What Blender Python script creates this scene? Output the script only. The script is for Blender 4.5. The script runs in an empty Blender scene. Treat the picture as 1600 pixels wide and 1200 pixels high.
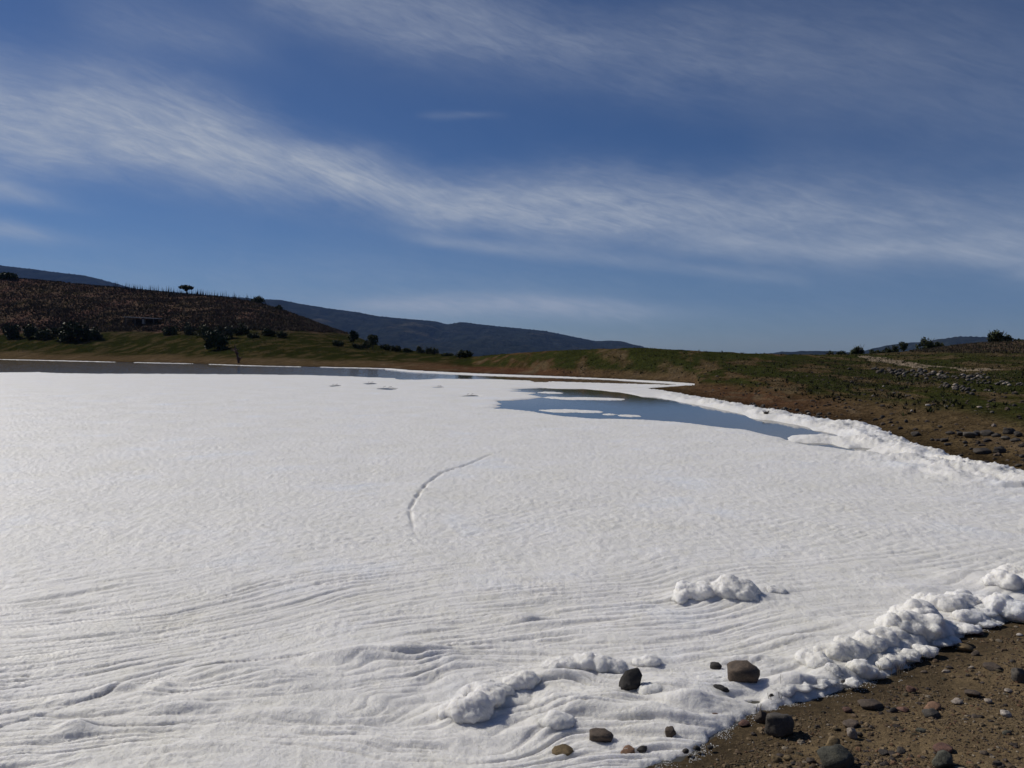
import bpy, bmesh, math, random
import numpy as np
from mathutils import Vector, Matrix, noise as mnoise

# ------------------------------------------------------------------ camera, sky, sun
SC = bpy.context.scene
COL = SC.collection
F, HOR, CAMH = 1232.0, 540.0, 2.4            # focal length (px of the 1600 px photograph), horizon row, eye height above the water
PITCH = math.atan((600.0 - HOR) / F)
cd = bpy.data.cameras.new('camera'); cam = bpy.data.objects.new('camera', cd); COL.objects.link(cam)
cd.sensor_width = 36; cd.lens = 36 * F / 1600; cd.clip_start = 0.05; cd.clip_end = 60000
cam.location = (0, 0, CAMH); cam.rotation_euler = (math.pi / 2 - PITCH, 0, 0)
SC.camera = cam

SUN_AZ, SUN_EL = math.radians(-56), math.radians(38)      # azimuth from +Y, negative = to the left
world = bpy.data.worlds.new('World'); SC.world = world; world.use_nodes = True

sd_ = bpy.data.lights.new('sun', 'SUN'); sd_.energy = 3.85; sd_.angle = math.radians(0.5); sd_.color = (1, 0.945, 0.86)
sun = bpy.data.objects.new('sun', sd_); COL.objects.link(sun)
SUNV = Vector((math.sin(SUN_AZ) * math.cos(SUN_EL), math.cos(SUN_AZ) * math.cos(SUN_EL), math.sin(SUN_EL)))
sun.rotation_euler = SUNV.to_track_quat('Z', 'Y').to_euler()

vs = SC.view_settings
vs.view_transform = 'Standard'; vs.look = 'None'; vs.exposure = -0.10; vs.gamma = 1.0; vs.use_curve_mapping = False
SC.render.engine = 'CYCLES'
SC.cycles.use_denoising = True
SC.cycles.max_bounces = 8; SC.cycles.diffuse_bounces = 3; SC.cycles.glossy_bounces = 3; SC.cycles.volume_bounces = 0
SC.cycles.transparent_max_bounces = 6

def pdir(px, py):
    """world direction of the ray through a pixel of the photograph"""
    v = (600.0 - py) / F
    return np.array([(px - 800.0) / F, math.cos(PITCH) + v * math.sin(PITCH), -math.sin(PITCH) + v * math.cos(PITCH)])
def unproj(px, py, z=0.0):
    px = np.asarray(px, float); py = np.asarray(py, float)
    v = (600.0 - py) / F
    dx = (px - 800.0) / F; dy = math.cos(PITCH) + v * math.sin(PITCH); dz = -math.sin(PITCH) + v * math.cos(PITCH)
    t = (z - CAMH) / dz
    return dx * t, dy * t
def at_depth(px, py, Y):
    d = pdir(px, py); t = Y / d[1]
    return Vector((d[0] * t, Y, CAMH + d[2] * t))

# ------------------------------------------------------------------ world nodes: Nishita sky with cirrus
def build_world():
    nt = world.node_tree; N = nt.nodes; L = nt.links; N.clear()
    out = N.new('ShaderNodeOutputWorld'); bg = N.new('ShaderNodeBackground')
    STR = 0.05
    sky = N.new('ShaderNodeTexSky'); sky.sky_type = 'NISHITA'; sky.sun_disc = False
    sky.sun_elevation = SUN_EL; sky.sun_rotation = SUN_AZ; sky.air_density = 1.0; sky.dust_density = 0.15; sky.ozone_density = 5.0; sky.altitude = 1500
    bg.inputs[1].default_value = STR
    geo = N.new('ShaderNodeTexCoord')
    sep = N.new('ShaderNodeSeparateXYZ'); L.new(geo.outputs['Generated'], sep.inputs[0])
    def M(op, a, b=None, c=None):
        m = N.new('ShaderNodeMath'); m.operation = op
        for i, v in enumerate((a, b, c)):
            if v is None: continue
            if isinstance(v, (int, float)): m.inputs[i].default_value = v
            else: L.new(v, m.inputs[i])
        return m.outputs[0]
    az = M('ARCTAN2', sep.outputs[0], sep.outputs[1])
    el = M('ARCSINE', sep.outputs[2])
    azn = M('MULTIPLY_ADD', az, 1 / (2 * math.pi), 0.5)
    def curve(pts):
        fc = N.new('ShaderNodeFloatCurve'); cm = fc.mapping; cm.use_clip = False
        cu = cm.curves[0]
        while len(cu.points) > 2: cu.points.remove(cu.points[1])
        cu.points[0].location = (0, pts[0][1]); cu.points[1].location = (1, pts[-1][1])
        for x, y in pts: cu.points.new(x, y)
        cm.update(); L.new(azn, fc.inputs['Value'])
        return fc.outputs[0]
    clouds = [
        [(-700, 60, 60, .30), (-300, 130, 70, .5), (0, 182, 62, .62), (130, 190, 58, .66), (260, 212, 50, .7), (420, 250, 42, .74), (560, 285, 36, .78), (680, 315, 34, .74), (800, 322, 38, .66),
         (1000, 325, 42, .60), (1200, 336, 44, .50), (1400, 348, 50, .40), (1600, 358, 52, .34), (2200, 390, 50, .3)],
        [(300, -40, 30, 0), (430, -5, 30, .22), (600, 18, 45, .32), (760, 45, 45, .30), (900, 70, 45, .24), (1100, 85, 55, .20), (1300, 90, 75, .16), (1600, 120, 100, .12), (2300, 160, 110, .1)],
        [(540, 352, 8, 0), (680, 378, 8, .22), (850, 392, 11, .28), (1000, 410, 10, .20), (1200, 432, 9, .22), (1300, 442, 9, .0), (1500, 442, 7, .0)],
        [(420, 478, 8, 0), (600, 478, 12, .44), (800, 476, 16, .52), (980, 486, 14, .42), (1200, 492, 9, 0)],
        [(-300, 350, 15, .2), (0, 357, 11, .36), (60, 368, 9, .26), (240, 385, 9, 0)],
        [(-300, 270, 15, .1), (0, 296, 12, .28), (70, 312, 9, .2), (220, 340, 9, 0)],
        [(900, 385, 16, 0), (1100, 390, 18, .28), (1300, 396, 17, .32), (1600, 408, 20, .30), (2200, 430, 20, .2)],
        [(640, 178, 4, 0), (700, 178, 5, .13), (760, 177, 4, .10), (800, 178, 4, 0)],
        [(60, 20, 30, 0), (200, 40, 30, .14), (330, 60, 25, .14), (460, 90, 20, 0)],
        [(-2000, 500, 85, .20), (0, 500, 85, .20), (600, 500, 85, .22), (1000, 495, 75, .13), (1600, 495, 70, .07), (3000, 500, 80, .12)],
    ]
    total = None
    for i, cl in enumerate(clouds):
        cs, ws, os_ = [], [], []
        for px, py, w, op in cl:
            d = pdir(px, py); d /= np.linalg.norm(d)
            a = math.atan2(d[0], d[1]) / (2 * math.pi) + 0.5
            e = math.asin(d[2])
            cs.append((a, e)); ws.append((a, w / F * 4)); os_.append((a, op))
        c = curve(cs); w = M('MAXIMUM', curve(ws), .01); op = M('MAXIMUM', curve(os_), 0.0)
        de = M('SUBTRACT', el, c)
        # streak noise following the band
        comb = N.new('ShaderNodeCombineXYZ')
        L.new(M('MULTIPLY', az, 6.5), comb.inputs[0]); L.new(M('MULTIPLY', M('MULTIPLY_ADD', az, 0.10, de), 24.0), comb.inputs[1]); comb.inputs[2].default_value = i * 7.3
        n1 = N.new('ShaderNodeTexNoise'); n1.inputs['Scale'].default_value = 1.5; n1.inputs['Detail'].default_value = 12; n1.inputs['Roughness'].default_value = .66; n1.inputs['Distortion'].default_value = .25
        L.new(comb.outputs[0], n1.inputs['Vector'])
        comb2 = N.new('ShaderNodeCombineXYZ')
        L.new(M('MULTIPLY', az, 5.0), comb2.inputs[0]); L.new(M('MULTIPLY', el, 12.0), comb2.inputs[1]); comb2.inputs[2].default_value = i * 3.1 + 20
        n2 = N.new('ShaderNodeTexNoise'); n2.inputs['Scale'].default_value = 1.3; n2.inputs['Detail'].default_value = 4
        L.new(comb2.outputs[0], n2.inputs['Vector'])
        wob = M('MULTIPLY', M('SUBTRACT', n2.outputs['Fac'], 0.5), 0.06 if i in (0, 1, 6) else 0.012)
        q = M('DIVIDE', M('MULTIPLY', M('ADD', de, wob), 4.0), w)
        g = M('EXPONENT', M('MULTIPLY', M('MULTIPLY', q, q), -1.0))
        g = M('POWER', g, 0.8)
        st = M('MULTIPLY_ADD', n1.outputs['Fac'], 1.5, 0.20)
        comb3 = N.new('ShaderNodeCombineXYZ')          # short feathery fibres across the long streaks
        L.new(M('MULTIPLY', M('MULTIPLY_ADD', de, 1.2, az), 17.0), comb3.inputs[0]); L.new(M('MULTIPLY', M('MULTIPLY_ADD', az, 0.13, de), 62.0), comb3.inputs[1]); comb3.inputs[2].default_value = i * 5.1 + 40
        n3 = N.new('ShaderNodeTexNoise'); n3.inputs['Scale'].default_value = 1.4; n3.inputs['Detail'].default_value = 9; n3.inputs['Roughness'].default_value = .62; n3.inputs['Distortion'].default_value = 1.2
        L.new(comb3.outputs[0], n3.inputs['Vector'])
        st = M('MULTIPLY', M('MAXIMUM', st, 0.05), M('MAXIMUM', M('MULTIPLY_ADD', n3.outputs['Fac'], 1.25, 0.38), 0.05))
        v = M('MULTIPLY', M('MULTIPLY', g, st), op)
        total = v if total is None else M('ADD', total, v)
    # a faint overall veil, and none under the horizon
    veil = N.new('ShaderNodeTexNoise'); veil.inputs['Scale'].default_value = 2.2; veil.inputs['Detail'].default_value = 6; veil.inputs['Distortion'].default_value = .5
    L.new(geo.outputs['Generated'], veil.inputs['Vector'])
    total = M('ADD', total, M('MULTIPLY', M('MAXIMUM', M('SUBTRACT', veil.outputs['Fac'], 0.45), 0.0), 0.3))
    total = M('MINIMUM', total, 0.92)
    mix = N.new('ShaderNodeMix'); mix.data_type = 'RGBA'
    L.new(total, mix.inputs['Factor'])
    tint = N.new('ShaderNodeMix'); tint.data_type = 'RGBA'; tint.blend_type = 'MULTIPLY'; tint.inputs['Factor'].default_value = 1
    L.new(sky.outputs[0], tint.inputs[6]); tint.inputs[7].default_value = (.64, .775, .99, 1)
    L.new(tint.outputs[2], mix.inputs[6])
    mix.inputs[7].default_value = (0.44 / STR, 0.485 / STR, 0.56 / STR, 1)
    L.new(mix.outputs[2], bg.inputs[0]); L.new(bg.outputs[0], out.inputs[0])
build_world()

# ------------------------------------------------------------------ helpers
rng = np.random.default_rng(7); random.seed(7)
_perm = np.random.default_rng(3).permutation(4096).astype(np.int64)
_gang = np.random.default_rng(4).random(4096) * 2 * math.pi
_gx, _gy = np.cos(_gang), np.sin(_gang)
def perlin(x, y, seed=0):
    x = np.asarray(x, float) + seed * 17.31; y = np.asarray(y, float) + seed * 9.77
    xi = np.floor(x).astype(np.int64); yi = np.floor(y).astype(np.int64)
    xf = x - xi; yf = y - yi
    u = xf * xf * xf * (xf * (xf * 6 - 15) + 10); v = yf * yf * yf * (yf * (yf * 6 - 15) + 10)
    def g(ix, iy, fx, fy):
        h = _perm[(_perm[ix & 4095] + iy) & 4095]
        return _gx[h] * fx + _gy[h] * fy
    a = g(xi, yi, xf, yf); b = g(xi + 1, yi, xf - 1, yf); c = g(xi, yi + 1, xf, yf - 1); d = g(xi + 1, yi + 1, xf - 1, yf - 1)
    return ((a * (1 - u) + b * u) * (1 - v) + (c * (1 - u) + d * u) * v) * 1.5
def fbm(x, y, o=4, seed=0):
    s = 0; a = 1.0; t = 0
    for k in range(o):
        s = s + a * perlin(x * 2 ** k, y * 2 ** k, seed + k * 5); t += a; a *= .5
    return s / t
def sstep(a, b, x):
    t = np.clip((x - a) / (b - a), 0, 1); return t * t * (3 - 2 * t)
def poly_sd(X, Y, P):
    """signed distance to a closed polygon, positive inside"""
    P = np.asarray(P, float); n = len(P)
    d2 = np.full(X.shape, 1e18); ins = np.zeros(X.shape, bool)
    for i in range(n):
        x0, y0 = P[i]; x1, y1 = P[(i + 1) % n]
        ex, ey = x1 - x0, y1 - y0
        l2 = ex * ex + ey * ey + 1e-12
        wx = X - x0; wy = Y - y0
        t = np.clip((wx * ex + wy * ey) / l2, 0, 1)
        dx = wx - ex * t; dy = wy - ey * t
        d2 = np.minimum(d2, dx * dx + dy * dy)
        c = ((y0 <= Y) & (y1 > Y)) | ((y1 <= Y) & (y0 > Y))
        if y1 != y0: ins ^= c & (X < x0 + (Y - y0) * ex / (y1 - y0))
    d = np.sqrt(d2)
    return np.where(ins, d, -d)
def line_d(X, Y, P):
    """distance to an open polyline, the signed side (left positive) and the parameter 0..1 along it"""
    best = np.full(X.shape, 1e18); side = np.zeros(X.shape); par = np.zeros(X.shape)
    n = len(P) - 1
    for i in range(n):
        x0, y0 = P[i]; x1, y1 = P[i + 1]
        ex, ey = x1 - x0, y1 - y0; l2 = ex * ex + ey * ey
        wx = X - x0; wy = Y - y0
        t = np.clip((wx * ex + wy * ey) / l2, 0, 1)
        dx = wx - ex * t; dy = wy - ey * t; d = dx * dx + dy * dy
        m = d < best
        best = np.where(m, d, best); side = np.where(m, np.sign(ex * wy - ey * wx), side); par = np.where(m, (i + t) / n, par)
    return np.sqrt(best), side, par

def tag(o, label=None, cat=None, group=None, kind=None):
    if label: o['label'] = label
    if cat: o['category'] = cat
    if group: o['group'] = group
    if kind: o['kind'] = kind
    return o
def mesh_np(name, V, Fq, mat=None, smooth=True, col=None, fmat=None):
    """mesh from numpy arrays; Fq is (n,3) or (n,4)"""
    me = bpy.data.meshes.new(name)
    V = np.asarray(V, np.float32); Fq = np.asarray(Fq, np.int32); k = Fq.shape[1]
    me.vertices.add(len(V)); me.vertices.foreach_set('co', V.ravel())
    me.loops.add(Fq.size); me.loops.foreach_set('vertex_index', Fq.ravel())
    me.polygons.add(len(Fq)); me.polygons.foreach_set('loop_start', np.arange(0, Fq.size, k, dtype=np.int32))
    me.polygons.foreach_set('loop_total', np.full(len(Fq), k, np.int32))
    me.polygons.foreach_set('use_smooth', np.full(len(Fq), smooth))
    me.update(calc_edges=True)
    if col is not None:
        at = me.color_attributes.new('Col', 'FLOAT_COLOR', 'POINT')
        c = np.ones((len(V), 4), np.float32); c[:, :3] = col
        at.data.foreach_set('color', c.ravel())
    if mat is not None: me.materials.append(mat)
    return me
def obj(name, me, parent=None, loc=None):
    o = bpy.data.objects.new(name, me); COL.objects.link(o)
    if parent is not None: o.parent = parent
    if loc is not None: o.location = loc
    return o
def empty(name, loc):
    o = bpy.data.objects.new(name, None); COL.objects.link(o); o.location = loc; o.empty_display_size = .2
    return o
def grid_faces(nr, nc, keep=None):
    i = np.arange(nr * nc).reshape(nr, nc)
    q = np.stack([i[:-1, :-1], i[:-1, 1:], i[1:, 1:], i[1:, :-1]], -1).reshape(-1, 4)
    if keep is not None: q = q[keep.reshape(-1)]
    return q
def compact(V, Fq, *att):
    used = np.unique(Fq); m = np.full(len(V), -1, np.int64); m[used] = np.arange(len(used))
    return (V[used], m[Fq]) + tuple(a[used] for a in att)
def face_up(V, Fq):
    a, b, c = V[Fq[:, 0]], V[Fq[:, 1]], V[Fq[:, 2]]
    nz = np.cross(b - a, c - a)[:, 2]
    return Fq[:, ::-1] if np.median(nz) < 0 else Fq

# ------------------------------------------------------------------ materials
def mat(name):
    m = bpy.data.materials.new(name); m.use_nodes = True
    nt = m.node_tree; b = nt.nodes['Principled BSDF']
    return m, nt, b
def nn(nt, t, **kw):
    n = nt.nodes.new(t)
    for k, v in kw.items():
        if k in n.inputs: n.inputs[k].default_value = v
        else: setattr(n, k, v)
    return n
def noise_n(nt, scale, detail=5, rough=.55, vec=None, dist=0):
    n = nn(nt, 'ShaderNodeTexNoise'); n.inputs['Scale'].default_value = scale; n.inputs['Detail'].default_value = detail
    n.inputs['Roughness'].default_value = rough; n.inputs['Distortion'].default_value = dist
    if vec is not None: nt.links.new(vec, n.inputs['Vector'])
    return n.outputs['Fac']
def ramp(nt, fac, stops):
    r = nn(nt, 'ShaderNodeValToRGB'); e = r.color_ramp.elements
    while len(e) < len(stops): e.new(.5)
    for x, (p, c) in zip(e, stops):
        x.position = p; x.color = (*c, 1) if len(c) == 3 else c
    nt.links.new(fac, r.inputs[0]); return r.outputs[0]
def mixc(nt, fac, a, b, mode='MIX'):
    m = nn(nt, 'ShaderNodeMix', data_type='RGBA', blend_type=mode)
    for s, v in ((m.inputs['Factor'], fac), (m.inputs[6], a), (m.inputs[7], b)):
        if isinstance(v, (int, float)): s.default_value = v
        elif isinstance(v, tuple): s.default_value = (*v, 1)
        else: nt.links.new(v, s)
    return m.outputs[2]
def bump(nt, b, h, strength, dist, prev=None):
    n = nn(nt, 'ShaderNodeBump'); n.inputs['Strength'].default_value = strength; n.inputs['Distance'].default_value = dist
    nt.links.new(h, n.inputs['Height'])
    if prev is not None: nt.links.new(prev, n.inputs['Normal'])
    nt.links.new(n.outputs[0], b.inputs['Normal']); return n.outputs[0]
def wpos(nt):
    g = nn(nt, 'ShaderNodeNewGeometry'); return g.outputs['Position']

def foam_material():
    m, nt, b = mat('foam'); L = nt.links; p = wpos(nt)
    n1 = noise_n(nt, .55, 5, .6, p); n2 = noise_n(nt, 3.1, 4, .6, p)
    c = ramp(nt, n1, [(.30, (.80, .81, .82)), (.44, (.82, .80, .765)), (.60, (.80, .78, .73)), (.78, (.77, .74, .66))])
    c = mixc(nt, ramp(nt, n2, [(.50, (0, 0, 0)), (.78, (.5, .5, .5))]), c, (.73, .70, .59))
    n3 = noise_n(nt, 1.3, 6, .7, p); c = mixc(nt, ramp(nt, n3, [(.58, (0, 0, 0)), (.75, (.4, .4, .4))]), c, (.66, .66, .64))
    L.new(c, b.inputs['Base Color'])
    b.inputs['Roughness'].default_value = .48
    b.inputs['Specular IOR Level'].default_value = .42
    b.inputs['Subsurface Weight'].default_value = .8; b.inputs['Subsurface Radius'].default_value = (.07, .07, .078); b.inputs['Subsurface Scale'].default_value = 1.0
    v = nn(nt, 'ShaderNodeTexVoronoi'); v.inputs['Scale'].default_value = 95; L.new(p, v.inputs['Vector'])
    b1 = bump(nt, b, v.outputs['Distance'], .35, .006)
    b2 = bump(nt, b, noise_n(nt, 45, 5, .75, p), .8, .014, b1)
    bump(nt, b, noise_n(nt, 11.0, 5, .65, p), .5, .04, b2)
    return m
FOAM = foam_material()

def ground_material(name, fine=True):
    m, nt, b = mat(name); L = nt.links; p = wpos(nt)
    at = nn(nt, 'ShaderNodeVertexColor', layer_name='Col')
    n = noise_n(nt, 26 if fine else .9, 7, .7, p)
    c = mixc(nt, 1.0, at.outputs[0], ramp(nt, n, [(.25, (.55, .52, .5)), (.5, (1, 1, 1)), (.75, (1.5, 1.45, 1.35))]), 'MULTIPLY')
    n2 = noise_n(nt, 140 if fine else 5, 3, .6, p)
    c = mixc(nt, 1.0, c, ramp(nt, n2, [(.3, (.7, .7, .7)), (.7, (1.3, 1.3, 1.3))]), 'MULTIPLY')
    L.new(c, b.inputs['Base Color']); b.inputs['Roughness'].default_value = 1.0; b.inputs['Specular IOR Level'].default_value = .0 if not fine else .15
    b1 = bump(nt, b, n, .9, .03 if fine else .5)
    bump(nt, b, n2, .8, .008 if fine else .15, b1)
    return m
SOIL = ground_material('soil', True)
LAND = ground_material('land', False)

def rock_material():
    m, nt, b = mat('rock'); L = nt.links
    oi = nn(nt, 'ShaderNodeObjectInfo'); tc = nn(nt, 'ShaderNodeTexCoord')
    p = wpos(nt)
    n = noise_n(nt, 22, 7, .65, p)
    c = mixc(nt, 1.0, oi.outputs['Color'], ramp(nt, n, [(.28, (.5, .5, .5)), (.5, (1, 1, 1)), (.72, (1.55, 1.5, 1.4))]), 'MULTIPLY')
    n2 = noise_n(nt, 120, 4, .7, p)
    c = mixc(nt, 1.0, c, ramp(nt, n2, [(.35, (.7, .7, .7)), (.65, (1.25, 1.25, 1.25))]), 'MULTIPLY')
    L.new(c, b.inputs['Base Color']); b.inputs['Roughness'].default_value = .8
    b1 = bump(nt, b, n, .8, .012); bump(nt, b, n2, .7, .004, b1)
    return m
ROCK = rock_material()

def attr_material(name, rough=.85, scale=30, trans=0.0):
    m, nt, b = mat(name); at = nn(nt, 'ShaderNodeVertexColor', layer_name='Col')
    n = noise_n(nt, scale, 4, .6, wpos(nt))
    c = mixc(nt, 1.0, at.outputs[0], ramp(nt, n, [(.3, (.6, .6, .6)), (.7, (1.35, 1.35, 1.35))]), 'MULTIPLY')
    nt.links.new(c, b.inputs['Base Color']); b.inputs['Roughness'].default_value = rough; b.inputs['Specular IOR Level'].default_value = .15
    return m
GRAVEL = attr_material('gravel'); WEEDS = attr_material('weeds', .9, 3)

def leaf_material():
    m, nt, b = mat('leaves'); oi = nn(nt, 'ShaderNodeObjectInfo')
    n = noise_n(nt, .9, 3, .6, wpos(nt))
    c = mixc(nt, 1.0, oi.outputs['Color'], ramp(nt, n, [(.3, (.55, .6, .5)), (.7, (1.5, 1.4, 1.2))]), 'MULTIPLY')
    nt.links.new(c, b.inputs['Base Color']); b.inputs['Roughness'].default_value = .75; b.inputs['Specular IOR Level'].default_value = .2
    return m
LEAF = leaf_material()
def plain(name, color, rough=.8, scale=8, lo=.7, hi=1.3, bd=0.01):
    m, nt, b = mat(name); n = noise_n(nt, scale, 5, .6, wpos(nt))
    c = mixc(nt, 1.0, color, ramp(nt, n, [(.3, (lo, lo, lo)), (.7, (hi, hi, hi))]), 'MULTIPLY')
    nt.links.new(c, b.inputs['Base Color']); b.inputs['Roughness'].default_value = rough
    bump(nt, b, n, .6, bd); return m
BARK = plain('bark', (.05, .04, .03), .9, 9)
TWIG = plain('reddish_twig', (.085, .045, .038), .9, 9)
DRYTWIG = plain('dry_twig', (.10, .075, .045), .9, 40)
WOOD = plain('weathered_wood', (.10, .085, .07), .8, 6)
TIN = plain('pale_roofing', (.24, .23, .22), .6, 3)
BOARD = plain('dark_boards', (.045, .037, .03), .9, 5)
PALE = plain('pale_panel', (.30, .27, .25), .7, 5)

def water_material():
    m, nt, b = mat('lake_water'); p = wpos(nt)
    b.inputs['Base Color'].default_value = (.078, .074, .060, 1); b.inputs['Roughness'].default_value = .035; b.inputs['IOR'].default_value = 1.333
    mp = nn(nt, 'ShaderNodeMapping'); mp.inputs['Scale'].default_value = (.8, 1.6, 1); nt.links.new(p, mp.inputs[0])
    sx = nn(nt, 'ShaderNodeSeparateXYZ'); nt.links.new(p, sx.inputs[0])     # calm in the inlet, ruffled out on the open lake
    mr = nn(nt, 'ShaderNodeMapRange'); nt.links.new(sx.outputs[0], mr.inputs[0]); mr.inputs[1].default_value = -4; mr.inputs[2].default_value = -22; mr.inputs[3].default_value = .05; mr.inputs[4].default_value = .6
    bp = nn(nt, 'ShaderNodeBump'); bp.inputs['Distance'].default_value = .05; nt.links.new(mr.outputs[0], bp.inputs['Strength']); nt.links.new(noise_n(nt, 2.4, 4, .55, mp.outputs[0]), bp.inputs['Height']); nt.links.new(bp.outputs[0], b.inputs['Normal'])
    return m
WATER = water_material()

def hill_material():
    m, nt, b = mat('forested_hills'); p = wpos(nt)
    n = noise_n(nt, .012, 6, .65, p); n2 = noise_n(nt, .0032, 4, .6, p)
    c = ramp(nt, n, [(.3, (.010, .013, .010)), (.55, (.022, .026, .019)), (.8, (.045, .046, .036))])
    c = mixc(nt, ramp(nt, n2, [(.60, (0, 0, 0)), (.72, (.6, .6, .6))]), c, (.12, .105, .07))
    nt.links.new(c, b.inputs['Base Color']); b.inputs['Roughness'].default_value = 1; b.inputs['Specular IOR Level'].default_value = 0
    bump(nt, b, n, 1, 25)
    return m
HILLM = hill_material()

# ------------------------------------------------------------------ the lie of the land
FAR_SHORE = [(-700, 556), (-300, 558), (0, 561.5), (100, 563.5), (200, 566), (300, 568), (400, 571.5), (500, 573.5), (560, 574.5), (600, 576), (640, 580), (700, 583.5), (760, 586),
             (800, 587), (870, 589), (950, 592), (1000, 594.5), (1050, 598), (1085, 600.5)]
BANK_SHORE = [(1092, 620), (1110, 624), (1150, 632), (1200, 641), (1250, 650), (1290, 658), (1320, 662), (1350, 663.5), (1372, 667), (1388, 678), (1402, 682), (1420, 691), (1440, 699),
              (1470, 705), (1500, 717), (1520, 723), (1560, 731), (1600, 741)]
NEAR_SHORE = [(1600, 965), (1560, 972), (1525, 984), (1480, 1008), (1440, 1022), (1415, 1040), (1395, 1058), (1350, 1068), (1310, 1082), (1270, 1092), (1215, 1104), (1165, 1120), (1120, 1150), (1085, 1180), (1020, 1196), (975, 1225)]
near_w = [tuple(map(float, unproj(*p))) for p in NEAR_SHORE]
EAST = [(9.9, 13.2), (9.3, 11.3), (8.0, 9.9), (6.4, 8.55)]
SOUTH = [(0.2, 3.5), (-1.5, 2.6), (-4, 1.6), (-10, .3), (-30, -4), (-80, -6)]
bank_w = [tuple(map(float, unproj(*p))) for p in BANK_SHORE]
far_w = [tuple(map(float, unproj(*p))) for p in FAR_SHORE]
LAKE = far_w + bank_w + EAST + near_w + SOUTH + [(-200, 20), (-260, 120)]
TONGUE = [tuple(map(float, unproj(*p))) for p in [(1010, 606.5), (1030, 609), (1050, 613), (1075, 618), (1092, 621), (1120, 627), (1130, 612), (1110, 600), (1085, 602), (1060, 604)]]

def lin(px, pts):
    a = np.array(pts, float); return np.interp(px, a[:, 0], a[:, 1])
K_BANK = [(-600, 172, 548), (0, 152, 548), (200, 135, 551), (400, 105, 557), (600, 92, 566), (740, 78, 572), (870, 62, 577), (1000, 56.5, 584), (1088, 50, 590), (1092, 44, 600), (1200, 36, 608), (1300, 31, 622), (1400, 27, 632), (1500, 23, 645), (1600, 19, 669), (1900, 15, 690)]
K_MID = [(-600, 190, 520), (0, 167, 523), (200, 160, 519), (300, 150, 522), (400, 130, 530), (500, 125, 538), (600, 120, 550), (700, 92, 562), (740, 82, 565), (800, 71, 564), (870, 65, 563), (1000, 58.5, 566), (1100, 53, 571), (1200, 46, 578), (1400, 42, 581), (1600, 38, 581), (1900, 34, 578)]
K_CREST = [(-600, 260, 405), (-200, 245, 420), (0, 240, 432), (50, 238, 435), (100, 237, 440), (150, 236, 445), (200, 235, 450), (290, 230, 459), (350, 228, 464), (400, 225, 472), (440, 222, 484), (480, 216, 498), (540, 195, 520), (600, 170, 541), (650, 140, 549), (700, 112, 554),
           (740, 91, 557), (800, 78, 551.5), (870, 70, 547), (950, 64.5, 544.5), (1000, 62.5, 542.5), (1050, 62, 545.5), (1100, 62, 549), (1200, 63, 553), (1300, 63, 554.5), (1360, 63, 553), (1400, 63, 550), (1440, 63, 547), (1490, 63, 540), (1540, 63, 535), (1600, 63, 533), (1900, 63, 520)]
YS = np.concatenate([np.linspace(6, 40, 171), np.geomspace(40.3, 420, 330), np.geomspace(430, 9500, 40)])
UP = np.arange(-900, 2301, 5.0)            # columns, as photograph x at the horizon
def build_far():
    Z = np.zeros((len(YS), len(UP)))
    for j, px in enumerate(UP):
        ys = lin(px, FAR_SHORE) if px < 1090 else lin(px, BANK_SHORE + [(1700, 772), (1900, 830)])
        s = float(unproj(px, ys)[1])
        def kn(tab):
            a = np.array(tab, float); Y = np.interp(px, a[:, 0], a[:, 1]); y = np.interp(px, a[:, 0], a[:, 2])
            return Y, CAMH + (HOR - y) / F * Y
        b = kn(K_BANK); m = kn(K_MID); c = kn(K_CREST)
        d = [s - 6, s - .9, s, max(b[0], s + 1), m[0], c[0], c[0] * 1.18, c[0] * 1.6, 600, 9500]
        z = [-.5, -.12, 0, max(b[1], .05), m[1], c[1], c[1] - .02 * c[0] * .18 * (1 + max(c[1], 0) * .12), .55 * c[1] - .3 if c[1] > 4 else c[1] - 1.2, -8, -175]
        z[6] = max(z[6], .2); z[7] = max(z[7], -1.0)
        Z[:, j] = np.interp(YS, d, z)
    # round the corners along the depth and across, leaving the waterline where it is
    k = np.array([1, 2, 3, 2, 1.]); k /= k.sum()
    Zs = Z.copy()
    for _ in range(3):
        Zs = np.apply_along_axis(lambda v: np.convolve(np.pad(v, 2, 'edge'), k, 'valid'), 1, Zs)
    for _ in range(2):
        Zs = np.apply_along_axis(lambda v: np.convolve(np.pad(v, 2, 'edge'), k, 'valid'), 0, Zs)
    w = sstep(.25, .9, Z)
    return Z * (1 - w) + Zs * w
ZF = build_far()
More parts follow.
